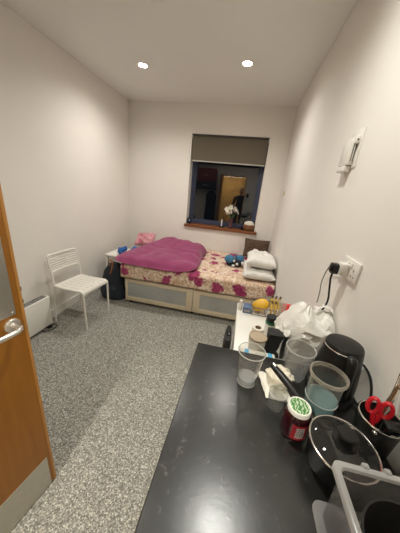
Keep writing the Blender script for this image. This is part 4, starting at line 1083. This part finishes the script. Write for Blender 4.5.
R0 = [ringpts(w-0.0135, d-0.0135, 0.012, SH-0.006), ringpts(w-0.0115, d-0.0115, 0.012, SH), ringpts(w-0.002, d-0.002, 0.015, SH), ringpts(w, d, 0.015, SH-0.002), ringpts(w, d, 0.015, SH-0.012), ringpts(w-0.002, d-0.002, 0.015, SH-0.012), ringpts(w-0.003, d-0.003, 0.015, SH-0.004), ringpts(w-0.0105, d-0.0105, 0.012, SH-0.006)]
rs = [[b.verts.new(p) for p in L_] for L_ in R0]
for r0, r1 in zip(rs, rs[1:]+rs[:1]):
    for k in range(len(r0)): b.faces.new((r0[k], r0[(k+1) % len(r0)], r1[(k+1) % len(r0)], r1[k]))
link('box_rim', b, 'box_rim', t, True, 50)
for x in (-0.045, -0.005):
    b = BM(); box(b, x-0.006, x+0.006, d-0.004, d+0.006, SH-0.014, SH+0.003, 0.002); link('lid_clip', b, 'box_rim', t)
b = BM(); box(b, -w-0.004, -w+0.004, -0.06, 0.02, SH-0.02, SH+0.001, 0.003); link('lid_clip', b, 'box_rim', t)
b = BM(); pr = [(x, y, 0.0) for x, y in rrect(2*w+0.008, 2*d+0.008, 0.02, 5)]; plate(b, pr, (0, 0, 0.0035)); link('base_flange', b, 'box_rim', t)
# contents
t = thing('black_bowl', (0.354, 0.250, CZ+0.008), 'deep black bowl lying inside the milky storage box', 'bowl')
link('bowl_body', lathe(BM(), [(0, 0), (0.045, 0), (0.066, 0.03), (0.079, 0.108), (0.080, 0.110), (0.0765, 0.110), (0.063, 0.032), (0.042, 0.005), (0, 0.004)], 44), 'black_matte', t)
t = thing('beige_beaker', (0.4345, 0.3225, CZ+0.008), 'beige round beaker behind the bowl in the storage box', 'beaker')
link('beaker_wall', lathe(BM(), [(0, 0), (0.015, 0), (0.018, 0.10), (0.0168, 0.10), (0.014, 0.004), (0, 0.004)], 32), 'beige', t)

# ------------------------------------------------------------------ beyond the door: things only the window mirrors
t = thing('wall_shelf', (-1.45, YF0, 1.60), 'dark wall shelf left of the doorway, mirrored in window', 'shelf')
b = BM(); box(b, -0.36, 0.36, 0, 0.30, -0.025, 0, 0.002); link('shelf_board', b, 'black_matte', t)
for x in (-0.3, 0.3):
    b = BM(); tube(b, [(x, 0.005, -0.20), (x, 0.25, -0.03)], 0.008, 8); link('bracket', b, 'grille', t)
t = thing('dark_suitcase', (-1.42, YF0+0.155, 1.60), 'dark hard case on the shelf under the red case', 'suitcase')
b = BM(); box(b, -0.32, 0.32, -0.14, 0.14, 0, 0.21, 0.03, 3); link('case_shell', b, 'case_dark', t)
b = tube(BM(), [(-0.08, 0.14, 0.10), (-0.07, 0.165, 0.10), (0.07, 0.165, 0.10), (0.08, 0.14, 0.10)], 0.008, 8); link('handle', b, 'satin', t)
t = thing('red_suitcase', (-1.42, YF0+0.155, 1.81), 'dark red case on top of the dark case', 'suitcase')
b = BM(); box(b, -0.31, 0.31, -0.14, 0.14, 0, 0.42, 0.03, 3); link('case_shell', b, 'case_red', t)
b = tube(BM(), [(-0.08, 0.14, 0.20), (-0.07, 0.165, 0.20), (0.07, 0.165, 0.20), (0.08, 0.14, 0.20)], 0.008, 8); link('handle', b, 'satin', t)
t = thing('hanging_coat', (-1.22, YF0+0.10, 0.55), 'long dark coat hanging below the wall shelf', 'coat')
b = sack(BM(), [(0.0, 0, 0, 0.20, 0.07), (0.3, 0, 0, 0.18, 0.07), (0.6, 0, 0, 0.17, 0.075), (0.82, 0, 0, 0.18, 0.07), (0.93, 0, 0, 0.13, 0.05), (0.99, 0, -0.02, 0.05, 0.03)], 3, 28, 0.10); link('coat_cloth', b, 'dark_clothes', t)
b = tube(BM(), [(0, -0.02, 0.985), (0, -0.04, 1.01), (0, -0.09, 1.012)], 0.004, 8); link('coat_hook', b, 'satin', t)

# ------------------------------------------------------------------ photographer, seen only as a reflection in the window
def skin_mesh(verts, edges, rad, sub=2):
    me = bpy.data.meshes.new('tmp'); me.from_pydata([Vector(v) for v in verts], edges, []); me.update()
    o = bpy.data.objects.new('tmp', me); COL.objects.link(o)
    sk_ = o.modifiers.new('s', 'SKIN'); sk_.use_smooth_shade = True
    if not me.skin_vertices: me.skin_vertices.new()
    for i, r in enumerate(rad):
        sv = me.skin_vertices[0].data[i]; sv.radius = (r, r) if isinstance(r, (int, float)) else r; sv.use_root = (i == 0)
    ss = o.modifiers.new('u', 'SUBSURF'); ss.levels = sub; ss.render_levels = sub
    dg = bpy.context.evaluated_depsgraph_get(); ev = o.evaluated_get(dg)
    m2 = bpy.data.meshes.new_from_object(ev)
    bpy.data.objects.remove(o); return m2
per = thing('person', (-0.24, -0.56, 0), 'person in black clothes holding up a phone, mirrored in the dark window', 'person')
V = [(0, 0, 0.95), (0, 0.0, 1.10), (0, 0.01, 1.28), (0, 0.0, 1.41), (0, 0.015, 1.49),
     (0.10, 0, 0.90), (0.105, 0.02, 0.50), (0.11, -0.01, 0.09), (0.12, 0.12, 0.035),
     (-0.10, 0, 0.90), (-0.105, 0.02, 0.50), (-0.11, -0.01, 0.09), (-0.12, 0.12, 0.035),
     (0.16, 0.01, 1.40), (0.085, 0.17, 1.20), (0.100, 0.34, 1.38), (0.155, 0.41, 1.47),
     (-0.17, 0.0, 1.40), (-0.23, -0.02, 1.12), (-0.21, 0.10, 0.88), (-0.20, 0.13, 0.82)]
E_ = [(0,1),(1,2),(2,3),(3,4),(0,5),(5,6),(6,7),(7,8),(0,9),(9,10),(10,11),(11,12),(3,13),(13,14),(14,15),(15,16),(3,17),(17,18),(18,19),(19,20)]
Rd = [(0.15,0.11),(0.135,0.10),(0.15,0.11),(0.12,0.085),0.055, 0.09,0.062,0.045,0.04, 0.09,0.062,0.045,0.04, 0.062,0.047,0.036,0.028, 0.062,0.047,0.036,0.028]
me1 = skin_mesh(V, E_, Rd)
parts = [me1]
def hand(wr, d, nrm, curl, mirror=1):
    d = Vector(d).normalized(); nrm = Vector(nrm).normalized(); sd = d.cross(nrm)*mirror
    wr = Vector(wr); out = []
    out.append(skin_mesh([wr, wr+d*0.045, wr+d*0.085], [(0,1),(1,2)], [(0.024,0.018),(0.036,0.014),(0.034,0.012)], 1))
    for k, ln in enumerate((0.072, 0.08, 0.075, 0.058)):
        o_ = sd*(0.027-0.018*k); p = wr+d*0.08+o_; q = p+d*ln*0.45; r_ = q+(d*math.cos(curl)+nrm*math.sin(curl))*ln*0.32; s_ = r_+(d*math.cos(curl*2)+nrm*math.sin(curl*2))*ln*0.25
        out.append(skin_mesh([p-d*0.02, p, q, r_, s_], [(0,1),(1,2),(2,3),(3,4)], [0.009,0.009,0.0085,0.008,0.007], 1))
    p = wr+d*0.025+sd*0.024; q = p+(sd*0.8+d*0.5+nrm*0.3).normalized()*0.035; r_ = q+(d*0.8+nrm*0.5+sd*0.2).normalized()*0.032
    out.append(skin_mesh([p-sd*0.012, p, q, r_], [(0,1),(1,2),(2,3)], [0.011,0.011,0.010,0.008], 1))
    return out
parts += hand((0.155, 0.412, 1.472), (0.35, 0.45, 0.40), (0.6, 0.2, -0.3), 0.4, 1)
parts += hand((-0.20, 0.13, 0.82), (0.03, 0.12, -0.9), (0.2, 0.9, 0.1), 0.45, -1)
b = BM()
for mm in parts: b.from_mesh(mm)
# head with nose, ears, eye sockets
hb = ell(b, (0.02, 0.045, 1.615), (0.076, 0.094, 0.115), 28, 20)
for v in hb:
    lx, ly, lz = v.co.x-0.02, v.co.y-0.045, v.co.z-1.615
    if lz < -0.02: v.co.x -= lx*0.22*min(1, -lz/0.1)
    if ly > 0.06:
        v.co.y += 0.020*math.exp(-(lx/0.012)**2-((lz+0.015)/0.02)**2)
        v.co.y -= 0.012*(math.exp(-((lx-0.032)/0.016)**2-((lz-0.005)/0.012)**2)+math.exp(-((lx+0.032)/0.016)**2-((lz-0.005)/0.012)**2))
        v.co.y += 0.006*math.exp(-(lx/0.025)**2-((lz+0.055)/0.008)**2)
ell(b, (0.097, 0.035, 1.61), (0.008, 0.018, 0.03), 10, 8); ell(b, (-0.057, 0.035, 1.61), (0.008, 0.018, 0.03), 10, 8)
body = link('body', b, ['dark_clothes', 'skin'], per, True, 180)
for p in body.data.polygons:
    c = p.center
    if c.z > 1.49 and c.y < 0.2 or (c.y > 0.40 and c.x > 0.13) or (c.z < 0.83 and c.x < -0.13 and c.y > 0.05 and c.z > 0.5): p.material_index = 1
b = BM(); vs = ell(b, (0.02, 0.030, 1.645), (0.083, 0.096, 0.098), 28, 18, lump=0.08, seed=2)
bmesh.ops.delete(b, geom=[v for v in b.verts if v.co.y > 0.085 and v.co.z < 1.685 or v.co.z < 1.575], context='VERTS')
link('hair', b, 'hair', per)
for x in (-0.012, 0.052):
    b = BM(); ell(b, (x, 0.127, 1.62), (0.010, 0.008, 0.007), 10, 8); link('eye', b, 'label_ink', per)
t = thing('phone', (0.0, -0.035, 1.545), 'black phone held up in front of person, mirrored in window', 'phone')
t.rotation_euler = (R(-19), 0, R(9))
b = BM(); box(b, -0.036, 0.036, -0.008, 0.0, -0.13, 0.016, 0.004, 3); link('phone_body', b, 'black_plastic', t)

# ------------------------------------------------------------------ world, camera, view
w = bpy.data.worlds.new('night'); SC.world = w; w.use_nodes = True
bg = w.node_tree.nodes['Background']; bg.inputs[0].default_value = (0.010, 0.012, 0.016, 1); bg.inputs[1].default_value = 0.4

cam = bpy.data.cameras.new('camera'); co = bpy.data.objects.new('camera', cam); COL.objects.link(co)
cam.sensor_fit = 'HORIZONTAL'; cam.sensor_width = 36; cam.lens = 36*221.6176/400; cam.clip_start = 0.02
RM = [[0.9753656090703239, 0.20075623559370814, 0.09142681506603911], [0.1508291154086593, -0.30448142619598123, -0.9405007384615403], [-0.1609736207827776, 0.9311219012416714, -0.3272605971396155]]
right, down, fwd = (Vector(r) for r in RM)
mw = Matrix((right, -down, -fwd)).transposed().to_4x4(); mw.translation = (0, 0, 1.55)
co.matrix_world = mw
SC.camera = co
SC.cycles.transparent_max_bounces = 32
SC.view_settings.view_transform = 'Standard'; SC.view_settings.look = 'None'
SC.view_settings.gamma = 1; SC.view_settings.use_curve_mapping = False
SC.view_settings.exposure = 0.0
